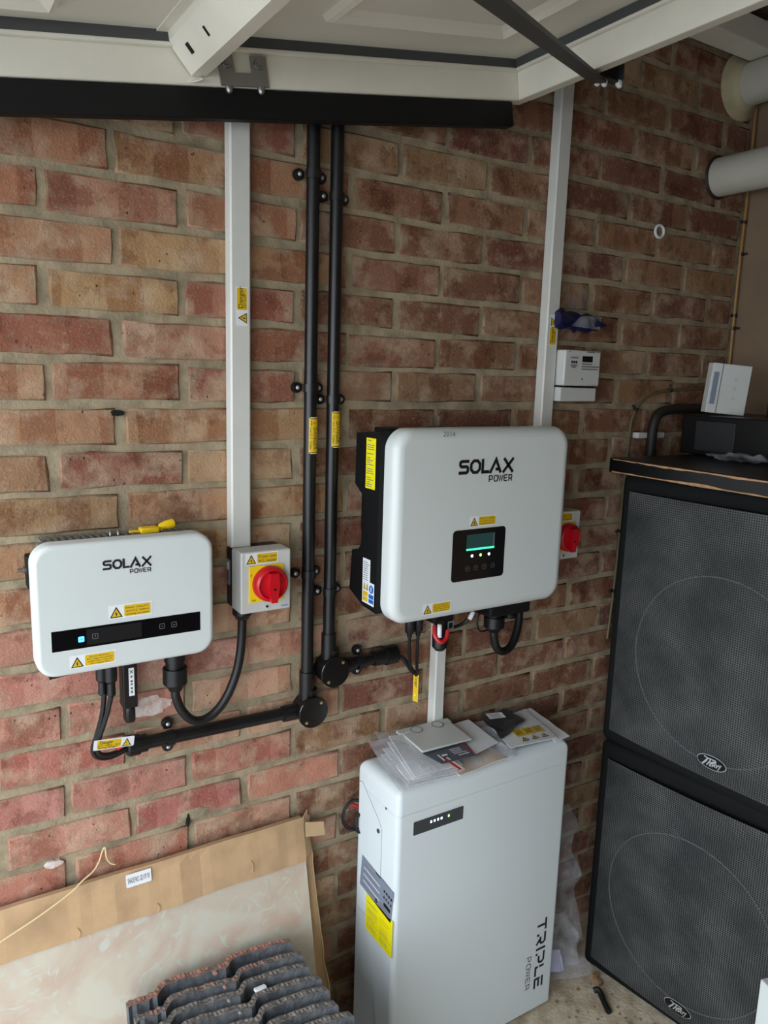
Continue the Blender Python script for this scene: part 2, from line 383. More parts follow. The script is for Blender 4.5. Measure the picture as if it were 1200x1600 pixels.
# flat print: polygons, strokes and lettering laid a hair above a surface
_txt = {}
def text_polys(body, bold=False):
    key = body
    if key in _txt: return _txt[key]
    cu = bpy.data.curves.new('t', 'FONT'); cu.body = body; cu.size = 1; cu.resolution_u = 2
    ob = bpy.data.objects.new('t', cu); COL.objects.link(ob)
    dg = bpy.context.evaluated_depsgraph_get(); me = ob.evaluated_get(dg).to_mesh()
    vs = [(v.co.x, v.co.y) for v in me.vertices]; fs = [tuple(p.vertices) for p in me.polygons]
    ob.evaluated_get(dg).to_mesh_clear(); bpy.data.objects.remove(ob); bpy.data.curves.remove(cu)
    xs = [x for x, y in vs] or [0]; ys = [y for x, y in vs] or [0]
    _txt[key] = (vs, fs, min(xs), max(xs), min(ys), max(ys)); return _txt[key]
class Print:
    def __init__(s): s.v = []; s.f = []; s.mats = []
    def _m(s, m):
        if m not in s.mats: s.mats.append(m)
        return s.mats.index(m)
    def poly(s, pts, m, layer=1):
        i = len(s.v); s.v += [(x, y, layer) for x, y in pts]; s.f.append((tuple(range(i, i+len(pts))), s._m(m))); return s
    def rect(s, u0, v0, u1, v1, m, layer=1): return s.poly([(u0, v0), (u1, v0), (u1, v1), (u0, v1)], m, layer)
    def rr(s, u0, v0, u1, v1, r, m, layer=1):
        cx, cy = (u0+u1)/2, (v0+v1)/2; return s.poly([(cx+x, cy+y) for x, y in rrect(u1-u0, v1-v0, r, 4)], m, layer)
    def disc(s, cx, cy, r, m, layer=1, ry=None, seg=24):
        ry = ry or r; return s.poly([(cx+r*math.cos(2*math.pi*i/seg), cy+ry*math.sin(2*math.pi*i/seg)) for i in range(seg)], m, layer)
    def ring(s, cx, cy, r, w, m, layer=1, ry=None, seg=24):
        ry = ry or r; mi = s._m(m); i0 = len(s.v)
        for i in range(seg):
            a = 2*math.pi*i/seg
            s.v += [(cx+(r-w)*math.cos(a), cy+(ry-w)*math.sin(a), layer), (cx+r*math.cos(a), cy+ry*math.sin(a), layer)]
        for i in range(seg):
            j = (i+1) % seg; s.f.append(((i0+2*i, i0+2*i+1, i0+2*j+1, i0+2*j), mi))
        return s
    def stroke(s, pts, wd, m, layer=1, closed=False):
        n = len(pts); mi = s._m(m); i0 = len(s.v); P = [V((x, y, 0)) for x, y in pts]
        for i in range(n):
            d1 = P[i]-P[i-1] if (i or closed) else None; d2 = P[(i+1) % n]-P[i] if (i < n-1 or closed) else None
            d1 = d1.normalized() if d1 is not None else d2.normalized(); d2 = d2.normalized() if d2 is not None else d1
            n1 = V((-d1.y, d1.x, 0)); n2 = V((-d2.y, d2.x, 0)); b = (n1+n2)
            b = b.normalized() if b.length > 1e-6 else n1; k = min(1/max(b.dot(n1), 0.3), 2.2)*wd/2
            s.v += [(P[i].x+b.x*k, P[i].y+b.y*k, layer), (P[i].x-b.x*k, P[i].y-b.y*k, layer)]
        for i in range(n if closed else n-1):
            j = (i+1) % n; s.f.append(((i0+2*i+1, i0+2*j+1, i0+2*j, i0+2*i), mi))
        return s
    def text(s, body, u, v, h, m, layer=2, align='L', width=None, xs=1.0, rot=0):
        vs, fs, x0, x1, y0, y1 = text_polys(body); k = h/0.73; kx = k*xs
        if width: kx = width/max(x1-x0, 1e-6)
        ox = {'L': 0, 'C': -(x1-x0)*kx/2, 'R': -(x1-x0)*kx}[align]; i0 = len(s.v); mi = s._m(m); c, sn = math.cos(rot), math.sin(rot)
        for x, y in vs:
            a, b = (x-x0)*kx+ox, y*k; s.v.append((u+a*c-b*sn, v+a*sn+b*c, layer))
        for f in fs: s.f.append((tuple(i0+i for i in f), mi))
        return s
    def build(s, name, parent, o, u, v, step=0.0003, wrap=None):
        o, u, v = V(o), V(u).normalized(), V(v).normalized(); n = u.cross(v)
        me = bpy.data.meshes.new(name)
        if wrap:   # wrap = cylinder radius: u runs round the cylinder
            vs = [o+u*(math.sin(x/wrap)*(wrap+l*step))+n*((math.cos(x/wrap)-1)*wrap+l*step*math.cos(x/wrap))+v*y for x, y, l in s.v]
        else: vs = [o+u*x+v*y+n*(l*step) for x, y, l in s.v]
        me.from_pydata(vs, [], [f for f, _ in s.f])
        for m in s.mats: me.materials.append(m)
        for p, (_, mi) in zip(me.polygons, s.f): p.material_index = mi
        return link(name, me, parent)
def bolt_triangle(p, u, v, h, layer=2):
    """yellow warning triangle with a black border and a lightning flash"""
    w_ = h*1.13
    p.poly([(u, v), (u+w_, v), (u+w_/2, v+h)], INK, layer)
    p.poly([(u+w_*.14, v+h*.09), (u+w_*.86, v+h*.09), (u+w_/2, v+h*.81)], YEL, layer+1)
    x, y = u+w_/2, v+h*.36; k = h*.34
    p.poly([(x+.16*k, y+.75*k), (x-.38*k, y+.02*k), (x-.02*k, y+.06*k)], INK, layer+2)
    p.poly([(x-.16*k, y+.02*k), (x+.36*k, y+.10*k), (x-.10*k, y-.75*k)], INK, layer+2)
def warn(parent, o, u, v, tw, th, lines, fs, name='warning_label', backing=True):
    """clear-backed triangle followed by a yellow text box"""
    p = Print(); tri = th*0.95
    if backing: p.rr(-.1*th, -.1*th, tri*1.13+th*.25+tw, th*1.1, th*.06, PAPER, 1)
    bolt_triangle(p, 0, 0, tri, 2)
    x0 = tri*1.13+th*.12; p.rr(x0, th*.02, x0+tw, th*.98, th*.1, YEL, 2)
    n = len(lines); lh = th*.86/n
    for i, t in enumerate(lines): p.text(t, x0+tw/2, th*.92-(i+.82)*lh, lh*.62, INK, 3, 'C', width=min(tw*.88, len(t)*lh*.46))
    return p.build(name, parent, o, u, v)
FU, FV = (1, 0, 0), (0, 0, 1)         # print facing the room from the brick wall
LU, LV = (0, -1, 0), (0, 0, 1)        # print on a left-hand side face

# lettering drawn as strokes -----------------------------------------------------------
def solax(p, u, v, wd, m=INK, layer=2):
    """SOLAX over POWER; wd = total width"""
    k = wd/4.82; t = k*.215
    def S(x, pts, **q): p.stroke([(u+(x+a)*k, v+b*k) for a, b in pts], t, m, layer, **q)
    S(0.00, [(.86, .88), (.24, .88), (.12, .80), (.12, .62), (.24, .52), (.66, .52), (.76, .44), (.76, .20), (.66, .11), (.0, .11)])
    S(0.93, [(.11, .32), (.11, .68), (.32, .89), (.64, .89), (.85, .68), (.85, .32), (.64, .11), (.32, .11)], closed=True)
    S(1.92, [(.11, 1.0), (.11, .11), (.68, .11)])
    S(2.66, [(.02, 0), (.53, .92), (.98, 0)])
    S(2.66, [(.50, .26), (.84, .26)])
    S(3.78, [(.10, 1.0), (.96, .0)]); S(3.78, [(.98, 1.0), (.04, .0)])
    power(p, u+2.62*k, v-.60*k, 2.15*k, .45*k, m, layer)
def power(p, u, v, wd, h, m=INK, layer=2, t=None):
    c = wd/5.2; t = t or h*.19
    def S(i, pts, **q): p.stroke([(u+i*c*1.06+a*c, v+b*h) for a, b in pts], t, m, layer, **q)
    S(0, [(.08, 0), (.08, .93), (.62, .93), (.74, .8), (.74, .5), (.62, .38), (.2, .38)])
    S(1, [(.08, .2), (.08, .8), (.22, .93), (.66, .93), (.8, .8), (.8, .2), (.66, .07), (.22, .07)], closed=True)
    S(2, [(-.04, .98), (.2, .07), (.42, .9), (.64, .07), (.9, .98)])
    S(3, [(.82, .93), (.2, .93), (.1, .84), (.1, .16), (.2, .07), (.82, .07)]); S(3, [(.1, .5), (.7, .5)])
    S(4, [(.08, 0), (.08, .93), (.62, .93), (.74, .8), (.74, .52), (.62, .4), (.2, .4)]); S(4, [(.5, .4), (.8, 0)])
def triple(p, u, v, wd, h, m=INK, layer=2):
    c = wd/5.75; t = h*.2
    def S(x, pts): p.stroke([(u+(x+a)*c, v+b*h) for a, b in pts], t, m, layer)
    S(0.0, [(0, .9), (.95, .9)]); S(0, [(.5, .78), (.5, 0)])
    S(1.15, [(.0, .9), (.72, .9), (.86, .74), (.86, .52), (.72, .4), (.3, .4)]); S(1.15, [(.12, 0), (.12, .24)]); S(1.15, [(.5, .34), (.9, 0)])
    S(2.25, [(.2, 1), (.2, 0)])
    S(2.75, [(.0, .9), (.72, .9), (.86, .74), (.86, .5), (.72, .36), (.3, .36)]); S(2.75, [(.12, 0), (.12, .22)])
    S(3.85, [(.12, 1.), (.12, .5)]); S(3.85, [(.12, .36), (.12, .1), (.86, .1)])
    S(4.85, [(.0, .9), (.86, .9)]); S(4.85, [(.24, .5), (.8, .5)]); S(4.85, [(.12, .66), (.12, .1), (.9, .1)])
def lightning_badge(parent, o, u, v, wd):
    h = wd*.46; p = Print()
    p.disc(0, 0, wd/2, SILVER, 1, h/2, 32); p.disc(0, 0, wd/2*.95, BLACKG, 2, h/2*.9, 32)
    k = wd*.40
    def S(pts, t): p.stroke([(a*k, b*k) for a, b in pts], t*k, SILVER, 3)
    S([(-.62, .36), (-.30, .30), (.34, .30), (.40, .20), (.10, .10)], .10)
    S([(-.28, .32), (-.46, -.02), (-.72, -.34)], .14)
    S([(-.05, .26), (-.16, .0), (-.34, -.30)], .10)
    S([(-.12, -.04), (.06, .06), (.10, -.02), (-.06, -.14), (-.08, -.26), (.06, -.24)], .09)
    S([(.30, .10), (.16, .02), (.14, -.22), (.30, -.08), (.36, .08), (.34, -.24)], .09)
    S([(.46, .10), (.48, -.22), (.64, .10)], .08)
    S([(.84, .14), (.70, -.16)], .08); S([(.66, .08), (.74, -.08)], .08); S([(.74, -.10), (.60, -.36)], .07)
    return p.build('maker_badge', parent, o, u, v, step=0.0012)

# ------------------------------------------------------------------ the room shell
b = MB(); b.box((-0.42, 0.0042, -0.1), (1.86, 0.20, 2.46)); wallf = struct(b.build('wall_front', MORTAR), 'brick garage wall of red and buff bricks')
b = MB(); b.box((1.81, -3.2, -0.1), (1.95, 0.006, 2.46)); struct(b.build('wall_right', PLASTER), 'pinkish plastered end wall')
b = MB(); b.box((-0.42, -2.85, -0.1), (1.95, -2.7, 2.46)); struct(b.build('wall_left', mat('far_wall_brick', (82, 60, 48), 0.95, var=.2)))  # unseen opposite wall, set near and dark to cut bounce onto front faces
b = MB(); b.box((-0.50, -3.2, 2.46), (1.95, 0.2, 2.52)); struct(b.build('ceiling', CEIL))
b = MB(); b.box((-0.42, -3.2, -0.12), (1.95, 0.2, 0.0)); struct(b.build('floor', CONCRETE), 'pale dusty concrete floor')
b = MB(); b.box((-7.0, -6.5, -0.14), (-0.42, 3.0, -0.02)); struct(b.build('floor_outside', DRIVE), 'driveway outside the open garage door')
b = MB(); b.box((-0.52, -3.2, 2.10), (-0.42, 0.2, 2.52)); b.box((-0.52, -2.85, -0.1), (-0.42, -2.1, 2.10)); struct(b.build('wall_opening', PLASTER))  # unseen header; side pier added to narrow the daylight reaching front faces

# bricks: five mesh variants of a whole brick and of a half, each with a worn outline
def brick_mesh(w_, seed):
    rnd = random.Random(seed); bm = bmesh.new(); nx, nz = 4, 2; W, H = w_/2-.001, 0.0318; F = {}
    for j in range(nz+1):
        for i in range(nx+1):
            x = -W+0.004+(2*W-0.008)*i/nx; z = -H+0.004+(2*H-0.008)*j/nz
            F[i, j] = bm.verts.new((x+rnd.uniform(-.0015, .0015), -0.001+rnd.uniform(-.0012, .0012), z+rnd.uniform(-.0012, .0012)))
    for j in range(nz):
        for i in range(nx): bm.faces.new((F[i, j], F[i+1, j], F[i+1, j+1], F[i, j+1]))
    per = [(i, 0) for i in range(nx)]+[(nx, j) for j in range(nz)]+[(i, nz) for i in range(nx, 0, -1)]+[(0, j) for j in range(nz, 0, -1)]
    ring0 = [F[k] for k in per]; ring1 = []; ring2 = []
    for k in per:
        i, j = k; x = -W+2*W*i/nx; z = -H+2*H*j/nz; a = rnd.uniform(-.0044, .0010)
        sx_, sz_ = (1 if i == nx else -1 if i == 0 else 0), (1 if j == nz else -1 if j == 0 else 0)
        ring1.append(bm.verts.new((x+sx_*a, 0.0032, z+sz_*a))); ring2.append(bm.verts.new((x+sx_*a, 0.02, z+sz_*a)))
    n = len(per)
    for A, B in ((ring0, ring1), (ring1, ring2)):
        for i in range(n):
            f = bm.faces.new((A[i], B[i], B[(i+1) % n], A[(i+1) % n])); f.smooth = True
    bmesh.ops.recalc_face_normals(bm, faces=bm.faces[:])
    me = bpy.data.meshes.new('brick'); bm.to_mesh(me); bm.free(); me.materials.append(BRICK); return me
WHOLE = [brick_mesh(0.215, i) for i in range(6)]; HALF = [brick_mesh(0.1025, 20+i) for i in range(3)]
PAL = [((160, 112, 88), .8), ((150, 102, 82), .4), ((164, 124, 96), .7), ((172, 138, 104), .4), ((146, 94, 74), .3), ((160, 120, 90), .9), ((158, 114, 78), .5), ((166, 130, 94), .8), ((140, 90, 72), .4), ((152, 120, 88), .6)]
PINK_LIT = [((184, 132, 114), .5), ((174, 118, 100), .6), ((190, 144, 124), .5), ((180, 126, 106), .3), ((168, 106, 94), .6), ((194, 152, 126), .7), ((178, 130, 112), .3)]   # pinker faces low on the left, made paler to paint in stronger daylight
BROWN_DIM = [((132, 92, 72), .7), ((124, 86, 68), .3), ((138, 102, 78), .6), ((146, 114, 84), .3), ((118, 78, 62), .2), ((130, 96, 74), .9), ((128, 90, 66), .5), ((112, 74, 60), .3), ((140, 106, 80), .8)]  # browner faces along the right, darkened to paint in the light's fall-off
SPECIAL = {  # (course, half-brick position): colour, kiln banding
    (16, 0): ((206, 178, 132), 0), (2, 6): ((196, 168, 126), .1), (-1, 7): ((204, 170, 112), .1), (4, 0): ((190, 146, 100), 0), (14, 6): ((196, 154, 108), .3),
    (0, 0): ((176, 122, 88), .1), (13, 9): ((196, 150, 100), .1), (13, 7): ((184, 152, 108), .2), (2, 0): ((186, 158, 134), .9), (4, 2): ((180, 142, 120), .2), (5, 1): ((182, 148, 122), .4), (7, 1): ((154, 88, 76), .1),
    (8, 0): ((168, 110, 98), .5), (8, 2): ((166, 104, 92), .6), (6, 0): ((180, 120, 106), .1), (6, 2): ((178, 122, 108), .2), (7, 3): ((186, 134, 108), .1), (15, 1): ((184, 122, 110), .1), (15, 3): ((168, 106, 98), .5),
    (16, 2): ((164, 92, 84), .1), (17, 1): ((176, 118, 104), .2), (17, 3): ((188, 142, 122), .1), (14, 0): ((186, 128, 114), .05), (13, 1): ((186, 140, 116), .2), (13, -1): ((186, 110, 86), .1), (15, -1): ((180, 104, 88), .3),
    (14, 4): ((184, 120, 102), .1), (12, 0): ((190, 130, 102), .1), (15, 5): ((178, 106, 90), .2), (5, 3): ((178, 132, 104), .3), (8, 4): ((172, 128, 104), .5)}
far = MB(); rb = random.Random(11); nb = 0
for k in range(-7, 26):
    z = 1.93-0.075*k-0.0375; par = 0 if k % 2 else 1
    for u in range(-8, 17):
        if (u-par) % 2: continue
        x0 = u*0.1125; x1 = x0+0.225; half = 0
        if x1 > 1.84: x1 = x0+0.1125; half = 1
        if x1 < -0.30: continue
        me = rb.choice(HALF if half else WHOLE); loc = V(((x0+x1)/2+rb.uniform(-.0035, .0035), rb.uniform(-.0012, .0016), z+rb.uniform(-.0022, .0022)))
        colr, band = SPECIAL.get((k, u), rb.choice(PINK_LIT if (x0 < .42 and z < 1.10) else BROWN_DIM if x0 > .42 else PAL))
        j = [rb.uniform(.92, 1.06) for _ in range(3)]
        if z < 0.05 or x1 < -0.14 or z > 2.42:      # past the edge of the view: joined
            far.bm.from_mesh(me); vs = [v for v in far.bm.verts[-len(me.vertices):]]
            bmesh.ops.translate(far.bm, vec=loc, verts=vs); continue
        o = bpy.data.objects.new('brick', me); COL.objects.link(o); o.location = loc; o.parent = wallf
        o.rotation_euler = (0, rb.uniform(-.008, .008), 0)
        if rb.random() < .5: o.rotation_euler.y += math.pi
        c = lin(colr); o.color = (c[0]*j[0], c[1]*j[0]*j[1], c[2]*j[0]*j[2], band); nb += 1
fo = far.build('outlying_brick', BRICK, wallf, fix=False); fo['kind'] = 'stuff'; fo.color = lin((170, 114, 96))+(.5,)
def wall_patch(name, cx, cz, rx, rz, m, seed, y=-.0026, th=.0022):
    b_ = MB(); n_ = 26; P_ = []
    for i in range(n_):
        a = 2*math.pi*i/n_; k_ = 1+.38*noise.noise(V((math.cos(a)*2.2, math.sin(a)*2.2, seed))); P_.append((cx+rx*k_*math.cos(a), cz+rz*k_*math.sin(a)))
    b_.loft([[(x, .004, z) for x, z in P_], [(cx+(x-cx)*.97, y, cz+(z-cz)*.97) for x, z in P_], [(cx+(x-cx)*.7, y-.0006, cz+(z-cz)*.7) for x, z in P_]])
    return b_.build(name, m, wallf)
wall_patch('plaster_smear', .150, .918, .040, .020, mat('plaster_smear', (206, 196, 190), .95, bump=.8, bscale=120, rgb2=(190, 146, 130), vscale=60), 3)
wall_patch('plaster_smear', -.029, .650, .016, .007, mat('plaster_smear', (206, 196, 190), .95), 8)
wall_patch('mortar_smear', .232, .672, .034, .012, MORTAR, 5)
wall_patch('mortar_hole', .219, .662, .004, .015, mat('dark_hole', (14, 11, 9), .95), 6, -.0036, .002)
wall_patch('mortar_hole', .108, 1.466, .012, .005, mat('dark_hole', (14, 11, 9), .95), 9, -.003, .002)

# ------------------------------------------------------------------ garage door, swung up overhead
TI = math.radians(9.2); D0 = V((0.885, -0.10, 2.093))
DA = V((-math.cos(TI), 0, -math.sin(TI))); DB = V((0, -1, 0)); DN = V((-math.sin(TI), 0, math.cos(TI)))
DM = Matrix(((DA.x, DB.x, DN.x, D0.x), (DA.y, DB.y, DN.y, D0.y), (DA.z, DB.z, DN.z, D0.z), (0, 0, 0, 1)))
door = thing('garage_door', 'white panelled up-and-over garage door swung up overhead', 'garage door', D0)
def dbox(name, lo, hi, m, bevel=0.0, parent=door):
    return MB().box(lo, hi, bevel, M=DM).build(name, m, parent)
LA, LB = 1.85, 2.0
dbox('door_panel', (-0.03, -0.03, 0.072), (LA, LB, 0.082), DOORP)
dbox('frame_rail', (-0.03, -0.032, 0.0), (LA, 0.0, 0.056), DOORW, 0.003)
dbox('frame_rail', (-0.032, 0.0, 0.0), (0.0, LB, 0.056), DOORW, 0.003)
dbox('frame_rail', (-0.03, LB, 0.0), (LA, LB+0.03, 0.056), DOORW, 0.003)
dbox('rail_lip', (0.0, 0.0, 0.050), (LA, 0.012, 0.056), DOORW, 0.002)
dbox('rail_lip', (0.0, 0.012, 0.050), (0.012, LB, 0.056), DOORW, 0.002)
dbox('gasket', (0.0, 0.0, 0.056), (LA, 0.010, 0.0725), DGREY); dbox('gasket', (0.0, 0.010, 0.056), (0.010, LB, 0.0725), DGREY)
def moulding(a0, a1, b0, b1):
    b_ = MB(); wv = 0.034
    prof = [(0, 0.0725), (.004, 0.062), (.012, 0.059), (.022, 0.066), (.034, 0.0725)]
    loops = [[(a0+d, b0+d, n), (a1-d, b0+d, n), (a1-d, b1-d, n), (a0+d, b1-d, n)] for d, n in prof]
    b_.loft([[DM @ V(p) for p in l] for l in loops], smooth=False, cap0=False, cap1=False)
    return b_.build('panel_moulding', DOORP, door)
moulding(0.135, 0.50, 0.12, 0.86); moulding(0.135, 0.50, 0.98, 1.72)
moulding(0.88, 1.40, 0.06, 0.90); moulding(0.88, 1.40, 0.98, 1.72); moulding(0.135, 0.50, 1.74, 1.96)
# hat-section stiffener across the door with punched slots
b = MB(); prof = [(0.612, 0.0715), (0.632, 0.0715), (0.657, 0.0145), (0.678, 0.0145), (0.706, 0.058), (0.706, 0.0715), (0.726, 0.0715), (0.726, 0.069), (0.7085, 0.069), (0.7085, 0.057), (0.6795, 0.012), (0.6555, 0.012), (0.6305, 0.069), (0.612, 0.069)]
b.loft([[DM @ V((a, bb, n)) for a, n in prof] for bb in (0.004, LB)], smooth=False)
stf = b.build('stiffener', DOORW, door)
b = MB(); wd_ = V((.037, 0, .057)).normalized(); wn_ = V((.057, 0, -.037)).normalized()
for bb, l, wv in ((.050, .009, .016), (.125, .004, .014), (.33, .012, .006), (.50, .004, .014)):
    c0 = V((.694, bb, .0352))+wn_*.0012
    b.loft([[DM @ (c0+wd_*q*wv/2+V((0, r*l, 0))+wn_*o_) for q, r in ((-1, 0), (1, 0), (1, 1), (-1, 1))] for o_ in (-.001, .0009)], smooth=False)
sl = b.build('slot', BLACKM, stf); sl['kind'] = 'stuff'
MB().sheet([DM @ V((.662, .0, .012)), DM @ V((.680, .0, .012)), DM @ V((.690, -.006, .004)), DM @ V((.668, .018, .002))], 4, 4, .003, .0012, 90, 2).build('bent_tab', DOORW, stf)
# galvanised bracket on the frame rail, with two bolts and two nuts underneath
br = MB(); br.prism([(0, 0), (.084, 0), (.084, .046), (.058, .046), (.058, .020), (.028, .020), (.028, .046), (0, .046)], (0.548, 0.002, 0.000), (1, 0, 0), (0, 0, 1), (0, 0.003, 0))
bmesh.ops.transform(br.bm, matrix=DM, verts=br.bm.verts[:]); brk = br.build('bracket', STEEL, door)
for a in (0.562, 0.618):
    MB().lathe(DM @ V((a, .005, .034)), DM.to_3x3() @ V((0, 1, 0)), [(0, .009), (.003, .008), (.003, .005), (.007, .0045), (.008, 0)], 12).build('bolt', STEEL, brk)
    MB().lathe(DM @ V((a, .0, .000)), DM.to_3x3() @ V((0, 0.2, -1)), [(0, .006), (.006, .006), (.010, .004), (.012, 0)], 12).build('bolt', STEEL, brk)
MB().box((0.012, -0.026, -0.047), (LA, -0.004, -0.001), 0.002, M=DM).build('black_side_bar', BLACKM, door)
# lifting arm and its pivot bracket
b = MB(); P0 = V((0.968, -0.238, 2.106)); P1 = V((0.312, -0.72, 1.913)); d = (P1-P0).normalized(); P1 = P0+d*1.6
a_ = d.cross(V((0, 0, 1))).normalized(); c_ = a_.cross(d)
b.loft([[p+a_*sx_*0.0125+c_*sz_*0.003 for sx_, sz_ in ((-1, -1), (1, -1), (1, 1), (-1, 1))] for p in (P0, P1)], smooth=False)
b.build('lifting_arm', DSTEEL, door)
b = MB(); b.box((0.917, -0.241, 2.112), (1.006, -0.237, 2.146), 0.001); b.box((0.917, -0.255, 2.108), (1.006, -0.237, 2.112), .001); b.box((1.002, -0.262, 2.112), (1.006, -0.238, 2.140), .001)
b.build('pivot_bracket', DSTEEL, door)
b = MB()
for x, y, z in ((.968, -.246, 2.108), (.955, -.240, 2.108), (1.004, -.250, 2.112)): b.lathe((x, y, z), (0, -.4, -1), [(0, .006), (.006, .007), (.012, .004), (.013, 0)], 8)
gb = b.build('grease_blob', PAPER, door); gb['kind'] = 'stuff'

# white timber rail along the wall under the ceiling
tag(MB().box((1.10, -0.105, 2.368), (1.72, -0.03, 2.428), 0.003).build('timber_rail', DOORW), 'white painted timber rail high on the wall behind the garage door', 'rail')
tag(MB().box((1.725, -0.12, 2.41), (1.80, -0.01, 2.459), 0.003).build('timber_block', DOORW), 'white painted block in the top corner beside the flue', 'block')

# flue pipes out of the brick wall in the corner
fl = thing('flue_pipe', 'white flue pipe with yellowed flange at the top corner', 'pipe', (1.735, 0, 2.318))
MB().cyl((1.735, 0.0, 2.318), (1.735, -1.1, 2.318), 0.052, seg=32).build('pipe', PIPEW, fl)
MB().lathe((1.735, 0.0, 2.318), (0, -1, 0), [(0, .084), (.006, .084), (.010, .080), (.014, .066), (.024, .058), (.030, .053)], 32).build('flange', FLANGE, fl)
fl2 = thing('lower_pipe', 'plain white pipe out of the brick wall, below the flanged flue', 'pipe', (1.68, 0, 2.085))
MB().cyl((1.68, 0.01, 2.085), (1.68, -1.1, 2.085), 0.049, seg=32).build('pipe', PIPEW, fl2)
MB().lathe((1.68, -0.0005, 2.085), (0, -1, 0), [(0, .056), (.004, .053)], 28).build('sealant_ring', COPPER, fl2)

# ------------------------------------------------------------------ cable trunking
def trunking(name, label, x0, x1, z0, z1, d=0.025):
    t = thing(name, label, 'trunking', ((x0+x1)/2, -0.012, z0))
    MB().box((x0+.0015, -d*.55, z0), (x1-.0015, -0.0022, z1)).build('trunking_base', TRUNKM, t)
    pr = [(0, 0), (0, d-.003), (.003, d), (x1-x0-.003, d), (x1-x0, d-.003), (x1-x0, 0), (x1-x0-.002, 0), (x1-x0-.002, d-.004), (.002, d-.004), (.002, 0)]
    MB().prism(pr, (x0, -0.003, z0), (1, 0, 0), (0, -1, 0), (0, 0, z1-z0)).build('trunking_lid', TRUNKM, t)
    return t
t1 = trunking('cable_trunking', 'white vertical trunking rising from the left red-knob isolator', 0.304, 0.343, 1.213, 2.455)
t2 = trunking('cable_trunking', 'white vertical trunking beside the grey meter', 1.072, 1.110, 1.14, 2.455)
t3 = trunking('cable_trunking', 'short white trunking between large inverter and floor battery', 0.796, 0.825, 0.55, 1.02)
def danger_strip(t, x, ztop, zbot, y, tri_first, down=False):
    p = Print(); L_ = ztop-zbot
    p.rr(-.0115, -.002, .0115, L_+.002, .002, PAPER, 1)
    if tri_first:   # triangle at the bottom, text reading upwards
        p.rr(-.0095, L_*.40, .0095, L_, .002, YEL, 2)
        p.text('Danger', .002, L_*.45, .0095, INK, 3, rot=math.pi/2); p.text('230 Volts', .0075, L_*.45, .0045, INK, 3, rot=math.pi/2)
        q = Print(); bolt_triangle(q, 0, 0, .017, 2)
    else:
        p.rr(-.0095, 0, .0095, L_*.60, .002, YEL, 2); p.text('Danger', .002, L_*.08, .0095, INK, 3, rot=math.pi/2); p.text('230 Volts', .0075, L_*.08, .0045, INK, 3, rot=math.pi/2)
        q = Print(); bolt_triangle(q, 0, L_*.66, .017, 2)
    i0 = len(p.v)
    if tri_first:
        for x_, y_, l in q.v: p.v.append((.0095-y_, x_+.002, l))
    else:
        for x_, y_, l in q.v: p.v.append((y_-L_*.66-.0095+.001, .90*L_-x_+.002, l))
    for f, mi in q.f: p.f.append((tuple(i0+i for i in f), p._m(q.mats[mi])))
    return p.build('danger_label', t, (x, y, zbot), FU, FV)
danger_strip(t1, 0.325, 1.690, 1.626, -0.0282, True)
danger_strip(t2, 1.0915, 1.690, 1.624, -0.0282, False)

# ------------------------------------------------------------------ black conduits
def saddle(parent, c, along, r):
    """half-ring strap with two screwed lugs; along = conduit direction"""
    along = V(along); side = along.cross(V((0, -1, 0))).normalized(); c = V(c); wd = .015; b = MB()
    prof = []
    for k in range(13):
        a = math.pi*k/12; prof.append((math.cos(a), math.sin(a)))
    base = c.copy(); base.y = 0
    loops = []
    for s_ in (-1, 1):
        l = [base+side*(x*(r+.003))+V((0, c.y-y*(r+.003), 0))+along*s_*wd/2 for x, y in prof]+[base+side*(x*(r+.0002))+V((0, c.y-y*(r+.0002), 0))+along*s_*wd/2 for x, y in prof[::-1]]
        loops.append(l)
    b.loft(loops)
    for s_ in (-1, 1):
        ctr = base+side*s_*(r+.007); ex = side*.0075+along*.0065
        b.box(ctr+V((-abs(ex.x), -.0095, -abs(ex.z))), ctr+V((abs(ex.x), -.0028, abs(ex.z))), .001)
    o = b.build('saddle', CONDM, parent)
    for s_ in (-1, 1):
        q = base+side*s_*(r+.0105)
        lug = MB().lathe(q+V((0, -.0025, 0)), (0, -1, 0), [(0, .0105), (.008, .0105), (.0105, .009), (.011, 0)], 16).build('saddle_lug', CONDM, parent)
        MB().lathe(q+V((0, -.0132, 0)), (0, -1, 0), [(0, .0042), (.0015, .004), (.003, .002), (.0032, 0)], 10).build('screw', SILVER, o)
    return o
def junction(parent, x, z, arms):
    b = MB(); b.lathe((x, -0.003, z), (0, -1, 0), [(0, .031), (.038, .031)], 28)
    for d, l in arms:
        d = V(d); b.cyl(V((x, -.022, z))+d*.026, V((x, -.022, z))+d*l, .0165, seg=18)
    jb = b.build('junction_box', CONDM, parent)
    MB().lathe((x, -0.041, z), (0, -1, 0), [(0, .0335), (.003, .0335), (.0042, .032)], 36).build('box_lid', BLACKG, jb)
    for s_ in (1, -1):
        MB().lathe((x+.0195*s_*(.86), -0.0448, z+.021*s_*.9), (0, -1, 0), [(0, .0036), (.0015, .0034), (.0025, 0)], 10).build('screw', BRASS, jb)
    return jb
